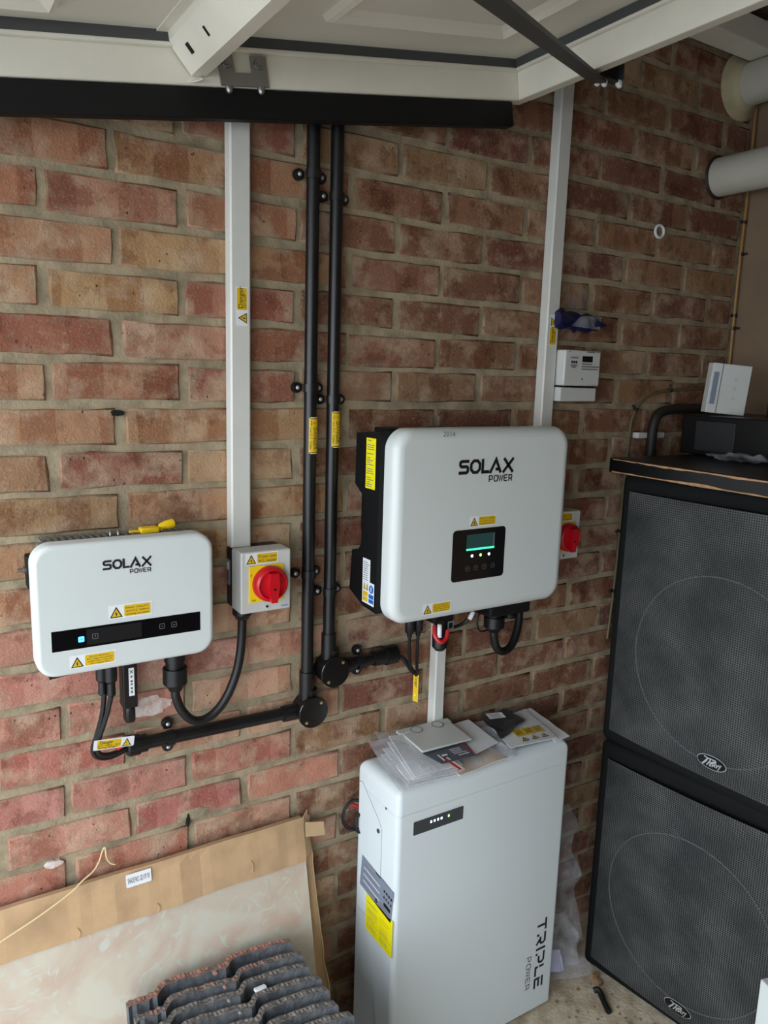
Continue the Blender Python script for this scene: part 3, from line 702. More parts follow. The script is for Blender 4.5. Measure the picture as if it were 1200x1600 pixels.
def dc_label(parent, x, z0, z1):
    p = Print(); L_ = z1-z0
    for i in range(10):
        a, c = -.0105+.0021*i, -.0105+.0021*(i+1); p.rect(a, 0, c, L_, PAPER, 1); p.rect(max(a, -.0095), .001, min(c, .0095), L_-.001, YEL, 2)
    # text reads downwards, triangle on top
    p.text('DANGER', -.0010, L_*.72, .0085, INK, 3, rot=-math.pi/2, width=L_*.60); p.text('Live D.C. Cables', -.0078, L_*.72, .0045, INK, 3, rot=-math.pi/2, width=L_*.60)
    p.poly([(-.006, L_*.76), (-.006, L_*.93), (.007, L_*.845)], INK, 3); p.poly([(-.0045, L_*.79), (-.0045, L_*.90), (.004, L_*.845)], YEL, 4)
    p.poly([(-.003, L_*.85), (.0025, L_*.835), (.002, L_*.855)], INK, 5)
    for v_ in (.02, .95):
        for i in range(8): p.rect(-.008+.002*i, L_*v_, -.006+.002*i, L_*v_+.0015, INK, 3)
    return p.build('danger_label', parent, (x, -.022-.0128, (z0)), FU, FV, step=.0005, wrap=.0128)
CR = .0125
c1 = thing('cable_conduit', 'left black conduit, running down and along to left inverter cables', 'conduit', (0.468, -0.022, 0.9))
MB().cyl((0.468, -.022, 0.86), (0.468, -.022, 2.455), CR, seg=18).build('conduit_pipe', CONDM, c1)
MB().cyl((0.468, -.022, 0.875), (0.468, -.022, 0.935), .0155, seg=18).build('coupler', CONDM, c1)
MB().cyl((0.455, -.022, 0.852), (0.125, -.022, 0.8575), CR, seg=18).build('conduit_pipe', CONDM, c1)
junction(c1, 0.474, 0.851, [((0, 0, 1), .045), ((-1, 0, .015), .060)])
g = MB(); g.lathe((0.137, -.022, 0.8572), (-1, 0, .016), [(0, .0165), (.014, .0165), (.014, .0195), (.034, .0195), (.037, .016), (.037, .009)], 12); g.build('gland', BLACK, c1)
for z in (1.904, 1.515, 1.144): saddle(c1, (0.468, -.022, z), (0, 0, 1), CR)
saddle(c1, (0.180, -.022, 0.8566), (1, 0, 0), CR)
dc_label(c1, .470, 1.388, 1.459)
c2 = thing('cable_conduit', 'right black conduit, ending in a short run toward large inverter', 'conduit', (0.518, -0.022, 0.9))
MB().cyl((0.518, -.022, 0.94), (0.518, -.022, 2.455), CR, seg=18).build('conduit_pipe', CONDM, c2)
MB().cyl((0.518, -.022, 0.955), (0.518, -.022, 1.01), .0155, seg=18).build('coupler', CONDM, c2)
junction(c2, 0.524, 0.930, [((0, 0, 1), .045), ((1, 0, .03), .050)])
MB().cyl((0.55, -.022, 0.9305), (0.64, -.022, 0.934), CR, seg=18).build('conduit_pipe', CONDM, c2)
MB().lathe((0.628, -.022, 0.9335), (1, 0, .04), [(0, .0165), (.03, .0185), (.03, .0215), (.058, .0215), (.062, .016), (.062, .010)], 12).build('gland', BLACK, c2)
for z in (1.872, 1.493, 1.101): saddle(c2, (0.518, -.022, z), (0, 0, 1), CR)
saddle(c2, (0.595, -.022, 0.932), (1, 0, 0), CR)
dc_label(c2, .520, 1.399, 1.470)

# ------------------------------------------------------------------ small inverter on the left
mi = thing('small_inverter', 'small white wall inverter with a wide black display strip', 'inverter', (0.09, -0.06, 1.05))
def cover(x0, x1, z0, z1, yb, yf, r, name, m, parent, arch=0.0, taper=0.0, er=0.012):
    W, H, cx, cz = x1-x0, z1-z0, (x0+x1)/2, (z0+z1)/2; loops = []
    steps = [(yb, 0.0)]+[(yf+er-er*math.sin(math.pi/2*k/6), er-er*math.cos(math.pi/2*k/6)) for k in range(7)]
    for y, ins in steps:
        ii = ins if y != yb else 0
        l = []
        for x, z in rrect(W-2*ii, H-2*ii, max(r-ii, .004), 8):
            tz = z + arch*(1-(2*x/W)**2)*(z/(H/2)) if arch else z
            l.append((cx+x*(1+taper*z), y, cz+tz))
        loops.append(l)
    return MB().loft(loops).build(name, m, parent)
cover(-0.056, 0.235, 1.052, 1.267, -0.088, -0.120, 0.030, 'front_cover', WHITE, mi, arch=0.003, er=.008)
MB().box((-0.040, -0.088, 1.065), (0.218, -0.055, 1.2625), .004).build('inverter_body', ALU, mi)
MB().box((-0.035, -0.050, 1.075), (0.213, -0.040, 1.245)).build('heat_sink_plate', ALU, mi)
for i in range(22):
    x = -0.030+i*.0113; MB().box((x, -0.056, 1.070), (x+.003, -0.006, 1.260)).build('heat_sink_fin', ALU, mi)
MB().box((-0.052, -0.035, 1.180), (-0.036, -0.008, 1.235), .002).build('side_bracket', BLACKM, mi)
MB().lathe((-0.052, -0.022, 1.210), (-1, 0, 0), [(0, .006), (.004, .006), (.004, .003), (.013, .003)], 10).build('bracket_screw', STEEL, mi)
for x in (0.080, 0.093): MB().cyl((x, -.045, 1.2515), (x, -.045, 1.270), .003, seg=8).build('fin_screw', STEEL, mi)
p = Print(); p.rect(-.121, 0, .121, .034, BLACKG, 1)
p.rect(-.068, .004, .020, .030, BLACKM, 2)
sp = p.build('display_strip', mi, (0.0885, -0.1201, 1.095), FU, FV)
q = Print(); q.rr(-.0045, -.0045, .0045, .0045, .0012, BLUEGL, 3); q.stroke([(-.003, .0005), (-.0008, .001), (0, -.0012), (.0008, .001), (.003, -.0005)], .0009, INK, 4)
q.build('lit_icon', sp, (0.012, -0.1203, 1.1105), FU, FV)
for x, kk in ((0.0335, 0), (0.1425, 1), (0.163, 2)):
    q = Print(); q.stroke(rrect(.0085, .0085, .0015, 2), .0007, INKG, 3, closed=True)
    if kk == 0: q.rect(-.0005, -.0015, .0005, .0025, INKG, 3)
    elif kk == 1: q.rect(-.0018, -.0004, .0018, .0004, INKG, 3)
    else: q.stroke([(-.002, .001), (0, -.0012), (.002, .001)], .0007, INKG, 3)
    q.build('touch_key', sp, (x, -0.1203, 1.1125), FU, FV)
p = Print(); solax(p, 0, 0, .079); p.build('maker_lettering', mi, (0.0490, -0.1201, 1.2205), FU, FV)
warn(mi, (0.0575, -0.1201, 1.1385), FU, FV, .043, .0195, ['Inverter - Isolate A.C.', 'and D.C. before', 'carrying out work'], .004)
warn(mi, (-0.0055, -0.1201, 1.0640), FU, FV, .046, .0185, ['Do not disconnect', 'D.C. plugs and sockets', 'under load - turn off', 'A.C. supply first'], .003)
# sockets and plug-ins below
MB().cyl((-.034, -.080, 1.046), (.004, -.080, 1.050), .011, seg=16).build('vent_plug', BLACK, mi)
for k, x in enumerate((0.056, 0.068)):
    MB().lathe((x, -.052-.012*k, 1.068), (0, 0, -1), [(0, .0085), (.030, .0085), (.032, .0105), (.060, .0105), (.064, .007), (.086, .0075), (.090, .004)], 14).build('cable_plug', BLACK, mi)
dg = MB().box((0.088, -.062, 0.948), (0.114, -.034, 1.068), .003).build('data_dongle', BLACK, mi)
MB().box((0.0915, -.060, 0.918), (0.1105, -.036, 0.950), .006).build('dongle_tip', BLACK, dg)
p = Print(); p.rect(0, 0, .0095, .052, PAPER, 1); p.stroke([(.002, .048), (.0075, .042)], .0012, INK, 2); p.stroke([(.002, .042), (.0075, .048)], .0012, INK, 2)
for i, (a, h_) in enumerate(((.034, .004), (.026, .003), (.020, .004), (.013, .003), (.005, .005))): p.rect(.003, a, .0065, a+h_, INK if i % 2 else INKG, 2)
p.build('dongle_label', dg, (0.0985, -.0622, 0.972), FU, FV)
MB().lathe((0.183, -.055, 1.066), (0, 0, -1), [(0, .019), (.045, .019), (.045, .017), (.058, .017), (.058, .022), (.088, .022), (.092, .017), (.102, .012)], 14).build('mains_plug', BLACK, mi)
# yellow release tool lying on top
tl = thing('connector_tool', 'yellow plastic release tool lying on top of the small inverter', 'tool', (0.15, -.06, 1.258))
MB().box((0.126, -.066, 1.263), (0.158, -.044, 1.273), .003).box((0.108, -.058, 1.265), (0.128, -.053, 1.269), .001).build('tool_body', YTOOL, tl)
MB().lathe((0.160, -.054, 1.272), (1, .12, .1), [(0, .004), (.006, .006), (.014, .008), (.020, .0085), (.026, .0085), (.028, .006)], 16).build('tool_head', YTOOL, tl)
MB().box((0.150, -.058, 1.2645), (0.166, -.051, 1.2715), .0015).build('tool_neck', YTOOL, tl)

# cables of the small inverter
dcable = thing('solar_cable', 'black twin cable looping below small inverter into the conduit', 'cable', (0.05, -.05, 0.86))
MB().tube([(0.058, -.056, .984), (0.054, -.052, .945), (0.045, -.046, .905), (0.038, -.042, .878), (0.046, -.038, .858), (0.072, -.032, .850), (0.108, -.024, .8565)], .0045, 8).build('cable_strand', CABLE, dcable)
MB().tube([(0.068, -.066, .984), (0.060, -.060, .945), (0.049, -.052, .905), (0.044, -.047, .880), (0.052, -.042, .863), (0.075, -.036, .857), (0.108, -.026, .860)], .0045, 8).build('cable_strand', CABLE, dcable)
MB().tube([(0.080, -.040, .866), (0.100, -.031, .868)], .003, 8, smooth=False).build('red_sleeve', REDC, dcable)
p = Print(); p.rr(0, 0, .072, .0185, .002, PAPER, 1); p.rr(.006, .0015, .048, .0165, .0015, YEL, 2)
p.text('Danger', .0105, .0105, .0058, INK, 3); p.text('D.C. cables - live', .0075, .0062, .0026, INK, 3, width=.038); p.text('during daylight', .0085, .0024, .0026, INK, 3, width=.033)
bolt_triangle(p, .0505, .0015, .0145, 2)
tg = p.build('danger_tag', dcable, (0.034, -.062, .8840), (1, .10, -.14), (.14, 0, 1))
sol = tg.modifiers.new('thickness', 'SOLIDIFY'); sol.thickness = -.0004
pc = thing('mains_cable', 'thick black cable curving from small inverter up to its isolator', 'cable', (0.25, -.05, .88))
MB().tube([(0.183, -.055, .9635), (0.184, -.055, .950), (0.194, -.054, .922), (0.213, -.052, .898), (0.236, -.050, .891), (0.262, -.049, .902), (0.287, -.048, .932), (0.306, -.047, .978), (0.315, -.046, 1.03), (0.317, -.046, 1.085)], .0085, 12).build('cable_sheath', CABLE, pc)

# ------------------------------------------------------------------ rotary isolators
def isolator(label, x0, z0, lines):
    t = thing('rotary_isolator', label, 'isolator switch', (x0+.05, -.04, z0))
    MB().box((x0, -.032, z0+.001), (x0+.099, -.003, z0+.117), .003).build('back_box', BLACK, t)
    MB().box((x0-.001, -.080, z0), (x0+.100, -.032, z0+.118), .0035, seg=3).build('front_lid', GREYPL, t)
    MB().box((x0+.044, -.0806, z0+.004), (x0+.058, -.079, z0+.016), .0005).build('screw_boss', GREYPL, t)
    MB().cyl((x0+.051, -.0815, z0+.010), (x0+.051, -.0805, z0+.010), .0025, seg=10).build('lid_screw', BLACKM, t)
    pl = MB().box((x0+.014, -.083, z0+.021), (x0+.084, -.0795, z0+.091), .002).build('switch_plate', YPLATE, t)
    p = Print(); p.text('0', .003, .050, .006, REDC, 2, rot=.3); p.text('OFF', .005, .003, .0035, INK, 2); p.build('plate_print', pl, (x0+.014, -.0832, z0+.021), FU, FV)
    kn = MB().lathe((x0+.054, -.0832, z0+.056), (0, -1, 0), [(0, .034), (.010, .034), (.016, .031), (.018, .0275), (.012, .024), (.012, 0)], 36).build('knob', RED, t)
    b = MB(); b.prism([(-.008, .024), (.008, .024), (.010, 0), (.006, -.032), (-.006, -.032), (-.010, 0)], (x0+.054, -.0945, z0+.056), (1, 0, 0), (0, 0, 1), (0, -.016, 0)); 
    b.build('knob_grip', RED, kn)
    MB().cyl((x0+.054, -.1108, z0+.050), (x0+.054, -.1112, z0+.050), .0025, seg=10).build('grip_hole', BLACKM, kn)
    w_ = warn(t, (x0+.009, -.0802, z0+.0955), FU, FV, .040, .0185, lines, .004)
    return t
is1 = isolator('grey isolator with red knob beside the small inverter', 0.302, 1.097, ['PV system - isolate', 'A.C. supply'])
MB().lathe((0.317, -.046, 1.098), (0, 0, -1), [(0, .019), (.010, .019), (.013, .016), (.020, .012)], 12).build('gland', BLACK, is1)
p = Print(); p.rect(0, 0, .020, .050, LABGREY, 1); p.rect(.004, .030, .014, .044, PAPER, 2); p.rect(.004, .006, .008, .026, INK, 2); p.build('rating_label', is1, (0.3018, -.006, 1.140), LU, LV)
p = Print(); p.text('eaton', 0, 0, .0048, BLUE, 2, width=.014); p.build('maker_lettering', is1, (0.382, -.0802, 1.103), FU, FV)
is2 = isolator('grey isolator with red knob half hidden behind the large inverter', 1.074, 1.117, ['PV system - isolate', 'A.C. supply'])

# ------------------------------------------------------------------ large inverter
bi = thing('large_inverter', 'large white wall inverter with a square black display panel', 'inverter', (0.79, -.09, 1.06))
cover(0.576, 1.035, 1.057, 1.442, -0.128, -0.168, 0.040, 'front_cover', WHITE, bi, arch=0.007, er=.020)
side = [(-.127, 1.438), (-.036, 1.428), (-.034, 1.325), (-.066, 1.305), (-.064, 1.205), (-.052, 1.190), (-.028, 1.186), (-.020, 1.10), (-.075, 1.078), (-.127, 1.074)]
MB().prism(side, (0.566, 0, 0), (0, 1, 0), (0, 0, 1), (0.450, 0, 0)).build('inverter_body', BLACKM, bi)
MB().box((0.60, -.040, 1.22), (0.98, -.003, 1.40), .002).build('wall_bracket', BLACKM, bi)
for x in (0.592, 0.72, 0.86): MB().box((x, -.112, 1.432), (x+.05, -.060, 1.441), .002).build('top_vent', BLACKM, bi)
p = Print(); p.rect(0, 0, .036, .100, YELB, 1); rt = random.Random(3)
for i in range(22):
    if rt.random() < .8: p.rect(.004, .004+i*.0043, .004+rt.uniform(.012, .028), .0055+i*.0043, INKG, 2)
p.build('warning_sticker', bi, (0.5658, -.076, 1.322), LU, LV)
p = Print(); p.poly([(0, 0), (.046, -.001), (.046, .046), (.029, .046), (.029, .092), (0, .092)], PAPER, 1)
for i in range(9): p.rect(.003, .084-i*.0045, .003+rt.uniform(.014, .023), .0855-i*.0045, INKG, 2)
for x in (.004, .0145):
    p.poly([(x, .028), (x+.009, .028), (x+.0045, .043)], INK, 2); p.poly([(x+.0012, .0292), (x+.0078, .0292), (x+.0045, .040)], YEL, 3)
p.rect(.003, .004, .022, .013, YEL, 2); p.rect(.003, .0145, .022, .024, YEL, 2); p.disc(.035, .033, .0085, BLUE, 2); p.rect(.0335, .028, .0365, .038, PAPER, 3); p.rect(.026, .004, .044, .012, BLUE, 2); p.rect(.026, .0135, .044, .022, BLUE, 2)
p.build('instruction_sticker', bi, (0.5658, -.074, 1.087), LU, LV)
p = Print(); p.poly([(x, z) for x, z in rrect(.139, .108, .008, 5)], BLACKG, 1)
dp = p.build('display_panel', bi, (0.7885, -.1682, 1.184), FU, FV)
q = Print(); q.rect(-.037, -.014, .037, .016, LCD, 2); q.rect(-.037, -.0175, .037, -.0135, LCDLINE, 3); q.rect(.0335, -.0135, .0365, .014, INKG, 3); q.build('screen', dp, (0.7915, -.1685, 1.2110), FU, FV)
for x, m_ in ((.7705, WHITELED), (.793, GREENLED), (.8155, WHITELED)):
    q = Print(); q.disc(0, 0, .0032, m_, 2, seg=12); q.build('status_light', dp, (x, -.1685, 1.1815), FU, FV)
for i, x in enumerate((.760, .782, .804, .827)):
    q = Print(); q.ring(0, 0, .0055, .0006, INKG, 2, seg=20)
    if i == 0: q.text('ESC', 0, -.001, .0025, INKG, 2, 'C')
    elif i == 3: q.stroke([(.002, .0015), (.002, -.0008), (-.002, -.0008)], .0006, INKG, 2)
    else: s_ = 1 if i == 1 else -1; q.stroke([(-.002, -.001*s_), (0, .0012*s_), (.002, -.001*s_)], .0006, INKG, 2)
    q.build('touch_key', dp, (x, -.1685, 1.1555), FU, FV)
p = Print(); solax(p, 0, 0, .145); p.build('maker_lettering', bi, (0.7255, -.1682, 1.3520), FU, FV)
p = Print(); p.text('2014', 0, 0, .0105, INKG, 1, width=.029); p.build('pencil_note', bi, (0.684, -.1682, 1.4290), (1, 0, -.02), FV)
warn(bi, (0.762, -.1682, 1.2445), FU, FV, .044, .0185, ['Inverter - isolate', 'A.C. and D.C. before', 'carrying out work'], .004)
warn(bi, (0.653, -.1682, 1.0725), FU, FV, .044, .0190, ['Do not disconnect', 'D.C. plugs and sockets', 'under load - turn off', 'A.C. supply first'], .003)
# plugs and cables underneath
for x in (0.676, 0.698):
    MB().lathe((x, -.090, 1.080), (0, 0, -1), [(0, .009), (.040, .009), (.042, .011), (.070, .0105), (.076, .006), (.084, .005)], 14).build('cable_plug', BLACK, bi)
MB().box((0.728, -.105, 1.020), (0.782, -.065, 1.080), .004).build('battery_socket', BLACK, bi)
MB().lathe((0.757, -.090, 1.024), (0, 0, -1), [(0, .016), (.030, .016), (.034, .018), (.062, .017), (.070, .010), (.071, 0)], 16).build('data_dongle', BLACK, bi)
p = Print(); p.rect(0, 0, .016, .019, INKG, 1); p.rect(.003, .003, .013, .016, BLACKM, 2); p.build('dongle_sticker', bi, (0.762, -.1086, 1.004), FU, FV)
MB().tube([(0.735, -.098, 1.015), (0.728, -.110, .998), (0.736, -.120, .985), (0.752, -.118, .990), (0.760, -.112, 1.005)], .0045, 8).build('red_loop', REDC, bi)
MB().cyl((0.738, -.112, 1.022), (0.737, -.115, .994), .005, seg=10).build('white_ferrule', PAPER, bi)
MB().tube([(0.775, -.080, .998), (0.80, -.075, .994), (0.826, -.080, 1.000), (0.840, -.088, 1.018)], .004, 8).build('data_lead', CABLE, bi)
MB().cyl((0.838, -.088, 1.012), (0.846, -.092, 1.030), .0055, seg=10).build('white_plug', PAPER, bi)
MB().box((0.880, -.110, 1.012), (1.000, -.045, 1.080), .005).build('terminal_cover', BLACK, bi)
MB().lathe((0.918, -.080, 1.020), (0, 0, -1), [(0, .017), (.016, .017), (.016, .024), (.040, .024), (.046, .018), (.052, .013)], 14).build('gland', BLACK, bi)
MB().lathe((0.965, -.078, 1.016), (0, 0, -1), [(0, .012), (.012, .012), (.012, .015), (.022, .014)], 12).build('gland', BLACK, bi)
MB().tube([(0.885, -.085, 1.03), (0.866, -.088, 1.020), (0.860, -.090, .998), (0.872, -.088, .978), (0.895, -.084, .976)], .0022, 8).build('gland_tether', CABLE, bi)
mc2 = thing('mains_cable', 'thick black cable looping under the right end of large inverter', 'cable', (0.96, -.07, .92))
MB().tube([(0.918, -.080, .975), (0.920, -.080, .955), (0.932, -.078, .925), (0.955, -.074, .911), (0.985, -.068, .917), (1.010, -.058, .945), (1.026, -.046, .985), (1.036, -.030, 1.045), (1.070, -.020, 1.09)], .0095, 12).build('cable_sheath', CABLE, mc2)
dc2 = thing('solar_cable', 'two thin black cables from conduit up to large inverter plugs', 'cable', (0.70, -.05, .9))
MB().tube([(0.676, -.090, .998), (0.680, -.085, .970), (0.692, -.072, .930), (0.708, -.058, .902), (0.718, -.050, .893), (0.712, -.046, .900), (0.700, -.040, .920), (0.686, -.028, .934)], .0035, 8).build('cable_strand', CABLE, dc2)
MB().tube([(0.698, -.090, .998), (0.701, -.085, .965), (0.712, -.070, .925), (0.722, -.058, .896), (0.722, -.052, .890), (0.715, -.044, .906), (0.702, -.034, .925), (0.686, -.022, .938)], .0035, 8).build('cable_strand', CABLE, dc2)
p = Print(); p.rect(-.007, -.064, .007, 0, YEL, 1); p.text('Danger', -.002, -.004, .007, INK, 2, rot=-math.pi/2, width=.026); p.poly([(-.005, -.056), (-.005, -.042), (.005, -.049)], INK, 2); p.poly([(-.004, -.053), (-.004, -.045), (.002, -.049)], YELB, 3)
tg2 = p.build('danger_tag', dc2, (0.7245, -.052, .8895), (.36, -.93, .0), (0, 0, 1)); sol = tg2.modifiers.new('thickness', 'SOLIDIFY'); sol.thickness = -.0004

# ------------------------------------------------------------------ meter, blue bag, wall bits
me_ = thing('electric_meter', 'grey-white electricity meter on the wall beside the right trunking', 'meter', (1.17, -.02, 1.49))
MB().box((1.113, -.052, 1.531), (1.232, -.003, 1.614), .004, seg=3).build('meter_case', GREYPL, me_)
MB().box((1.112, -.045, 1.494), (1.232, -.003, 1.527), .003).build('terminal_cover', GREYPL, me_)
p = Print(); p.rect(.040, .058, .090, .074, INKG, 1) if False else p.rect(.056, .056, .093, .070, BLACKM, 1); p.rect(.091, .056, .0935, .070, PAPER, 2)
for i, (a, z_, w_) in enumerate(((.070, .078, .028), (.105, .078, .006), (.012, .078, .004), (.055, .050, .034), (.055, .044, .058), (.055, .038, .054), (.018, .064, .024), (.018, .046, .022), (.022, .042, .014))): p.rect(a, z_, a+w_, z_+.003, INKG, 2)
for a in (.020, .027, .034): p.rect(a, .052, a+.005, .058, INK, 2)
p.disc(.060, .016, .003, INKG, 1); p.build('meter_print', me_, (1.113, -.0523, 1.531), FU, FV)
b = MB()
for i in range(6): b.box((1.122+i*.018, -.050, 1.5268), (1.130+i*.018, -.030, 1.5312))
s_ = b.build('terminal_slot', BLACKM, me_); s_['kind'] = 'stuff'
bb = thing('blue_bag', 'crumpled dark blue bag wedged behind the right trunking above meter', 'bag', (1.16, -.03, 1.665))
b = MB(); ring = []
for i in range(11):
    x = 1.095+.015*i; t_ = i/10; hgt = (.020+.004*math.sin(i*2.1))*(1 if i < 9 else (.7 if i == 9 else .25))
    ring.append([(x+random.uniform(-.003, .003), -.028+.022*math.cos(a)*(1+.2*random.uniform(-1, 1)), 1.683-.006*t_+hgt*math.sin(a)*(1+.2*random.uniform(-1, 1))) for a in [2*math.pi*k/12 for k in range(12)]])
b.loft(ring); b.build('bag_bundle', BLUEBAG, bb)
MB().tube([(1.24, -.03, 1.682), (1.256, -.036, 1.676)], lambda t: .004*(1-t*.6), 6, smooth=False).tube([(1.24, -.03, 1.686), (1.25, -.032, 1.692)], lambda t: .004*(1-t*.6), 6, smooth=False).build('bag_tail', BLUEBAG, bb)
MB().sheet([(1.112, -.012, 1.69), (1.205, -.012, 1.69), (1.215, -.006, 1.758), (1.165, -.006, 1.742)], 10, 8, .010, .0004, 40, 3).build('clear_flap', FILM3, bb)
MB().sheet([(1.12, -.053, 1.668), (1.22, -.05, 1.664), (1.228, -.05, 1.695), (1.16, -.055, 1.692)], 12, 6, .008, .0004, 50, 8).build('clear_wrap', FILM2, bb)
hk = MB(); hk.tube([(1.459+.016*math.cos(a), -.005, 1.922+.015*math.sin(a)) for a in [2*math.pi*k/10 for k in range(10)]], .0035, 6, closed=True, sub=3)
tag(hk.build('wall_plug_ring', PAPER), 'chipped white ring round a hole in the brickwork', 'ring')
def cable_run(name, label, pts, r, m, clips):
    t = thing(name, label, 'cable', pts[-1]); MB().tube(pts, r, 8).build('cable_sheath', m, t)
    for c, d in clips:
        c = V(c); MB().box(c+V((-.004, -.006, -.005)), c+V((.004, .006, .005)), .0015).lathe(c+V(d)*.008, d, [(0, .003), (.006, .003), (.0065, .004), (.008, .003), (.008, 0)], 8).build('cable_clip', COPPER, t)
    return t
cable_run('corner_cable', 'thin gold cable clipped down the corner of the walls', [(1.800, -.010, 2.44), (1.797, -.010, 2.26), (1.800, -.010, 2.06), (1.797, -.010, 1.86), (1.800, -.010, 1.62), (1.799, -.010, 1.47)], .0045, GOLD,
          [((1.799, -.010, 1.985), (-1, 0, 0)), ((1.798, -.012, 1.90), (0, -1, 0)), ((1.799, -.010, 1.735), (-1, 0, 0)), ((1.799, -.012, 1.70), (0, -1, 0))])
cable_run('green_cable', 'thin cable clipped along wall and down behind the loudspeakers', [(1.79, -.008, 1.532), (1.66, -.008, 1.530), (1.56, -.008, 1.524), (1.49, -.008, 1.515), (1.44, -.008, 1.49), (1.414, -.008, 1.45), (1.408, -.008, 1.39), (1.404, -.008, 1.27), (1.403, -.008, 1.10), (1.396, -.008, .93), (1.390, -.008, .85)], .0035, GREENC,
          [((1.555, -.008, 1.524), (0, 0, 1)), ((1.424, -.008, 1.472), (-.7, 0, .7)), ((1.404, -.008, 1.15), (-1, 0, 0)), ((1.398, -.008, .985), (-1, 0, 0))])
opp = thing('old_pipe', 'dark bent pipe on the brick wall behind the loudspeakers', 'pipe', (1.47, -.03, 1.30))
MB().tube([(1.468, -.032, 1.15), (1.468, -.032, 1.38), (1.470, -.032, 1.430), (1.486, -.032, 1.462), (1.53, -.032, 1.474), (1.62, -.032, 1.476), (1.78, -.032, 1.476)], .013, 12).build('pipe', COPPER, opp)
for x in (1.425, 1.492): MB().box((x, -.024, 1.398), (x+.038, -.003, 1.414), .003).build('pipe_clip', TRUNKM, opp)

# ------------------------------------------------------------------ loudspeaker stack
def lspeaker(label, corner, rotdeg, z0, h, wd, dep, cone_z, badge_s, badge_z, group):
    t = thing('loudspeaker', label, 'loudspeaker', (corner[0], corner[1], z0), group)
    a = math.radians(rotdeg); s_ = V((math.sin(a), -math.cos(a), 0)); d_ = V((math.cos(a), math.sin(a), 0)); C = V((corner[0], corner[1], z0))
    M = Matrix(((d_.x, s_.x, 0, C.x), (d_.y, s_.y, 0, C.y), (0, 0, 1, C.z), (0, 0, 0, 1)))   # local: x depth, y across, z up
    MB().box((0, 0, 0), (dep, wd, h), .018, M=M, seg=4).build('cabinet', SPKCAB, t)
    b = MB(); n = 12; T = []    # bowed perforated grille
    x0, x1, za, zb = .032, wd-.032, .038, h-.038
    def prof(y): return -.006-.016*(1-((y-wd/2)/(wd/2))**2)
    out = rrect(x1-x0, zb-za, .003, 2)
    loops = [[M @ V((.004, wd/2+p_, h/2+q_)) for p_, q_ in out], [M @ V((prof(wd/2+p_)+.003, wd/2+p_, h/2+q_)) for p_, q_ in out]]
    b.loft(loops, cap0=False, cap1=False)
    ys = [x0+(x1-x0)*i/16 for i in range(17)]
    for i in range(16):
        y0, y1 = ys[i], ys[i+1]
        ins = lambda y: 0
        q_ = [b.bm.verts.new(M @ V((prof(y), y, z))) for y, z in ((y0, za+ins(y0)), (y1, za+ins(y1)), (y1, zb-ins(y1)), (y0, zb-ins(y0)))]
        b._f(q_, 0, True)
    # keep the mesh in cabinet axes so the perforation pattern follows the face
    me = bpy.data.meshes.new('grille'); bmesh.ops.transform(b.bm, matrix=M.inverted(), verts=b.bm.verts[:]); bmesh.ops.recalc_face_normals(b.bm, faces=b.bm.faces[:]); b.bm.to_mesh(me); b.bm.free(); me.materials.append(GRILLE)
    g_ = bpy.data.objects.new('grille', me); COL.objects.link(g_); g_.parent = t; g_.matrix_parent_inverse = Matrix.Translation(-t.location); g_.matrix_basis = M
    cy = wd*.5 if z0 else wd*.46; R_ = .208
    MB().tube([M @ V((prof(cy+R_*math.cos(k))-.0004, cy+R_*math.cos(k), cone_z+R_*math.sin(k))) for k in [2*math.pi*i/40 for i in range(40)]], .0016, 6, closed=True, sub=2).build('cone_ring', mat('dusty_ring', (78, 80, 80), .8), t)
    lightning_badge(t, M @ V((prof(badge_s)-.001, badge_s, badge_z)), s_, (0, 0, 1), .070)
    return t
lspeaker('lower black loudspeaker of the stack, standing on the floor', (1.252, -.132), 8, 0.0, .645, .60, .48, .295, .285, .075, 'stacked loudspeakers')
lspeaker('upper black loudspeaker of the stack, under the worn board', (1.250, -.130), 4, .647, .680, .60, .48, .285, .315, .080, 'stacked loudspeakers')
sb = thing('black_board', 'black board with chipped wooden edges on top of the loudspeakers', 'board', (1.5, -.4, 1.328))
BA = math.radians(-2); MBo = Matrix.Translation((1.226, -.108, 1.3285)) @ Matrix.Rotation(BA, 4, 'Z')
MB().box((0, -.70, 0), (.57, 0, .036), .004, M=MBo).build('board_top', BLKWOOD, sb)
for zz in (.0335, .0025):
    b = MB(); n = 44; T = []
    for i in range(n+1):
        y = -.012-.67*i/n; wv = (.0010+.0030*abs(noise.noise(V((y*22, zz*90, 0))))+(.008*max(0, noise.noise(V((y*6, 5+zz*50, 0))))))
        T.append([MBo @ V((-.0008, y, zz-wv*(1 if zz > .02 else .3))), MBo @ V((-.0008, y, zz+.0005+wv*(.0 if zz > .02 else 1))), MBo @ V((.001, y, zz+.0005)), MBo @ V((.001, y, zz-.0005))])
    b.loft(T, smooth=False); b.build('worn_edge', WOOD, sb)
amp = thing('black_amplifier', 'black amplifier case on the board under the white box', 'amplifier', (1.6, -.3, 1.3655))
MB().box((1.515, -.52, 1.3655), (1.79, -.085, 1.466), .004).build('amplifier_case', BLKWOOD, amp)
MB().box((1.512, -.24, 1.378), (1.5152, -.13, 1.452), .001).build('front_panel', mat('amp_panel', (30, 33, 35), .5), amp)
MB().box((1.60, -.50, 1.466), (1.79, -.26, 1.51), .004).build('top_box', BLACKM, amp)
wb = thing('white_box', 'small white control box tilted on top of the black amplifier', 'box', (1.53, -.2, 1.467))
ax = V((math.cos(-.56), math.sin(-.56), 0)); MW = Matrix.Translation((1.520, -.146, 1.4745)) @ Matrix.Rotation(-.60, 4, 'Z') @ Matrix.Rotation(.075, 4, 'Y')
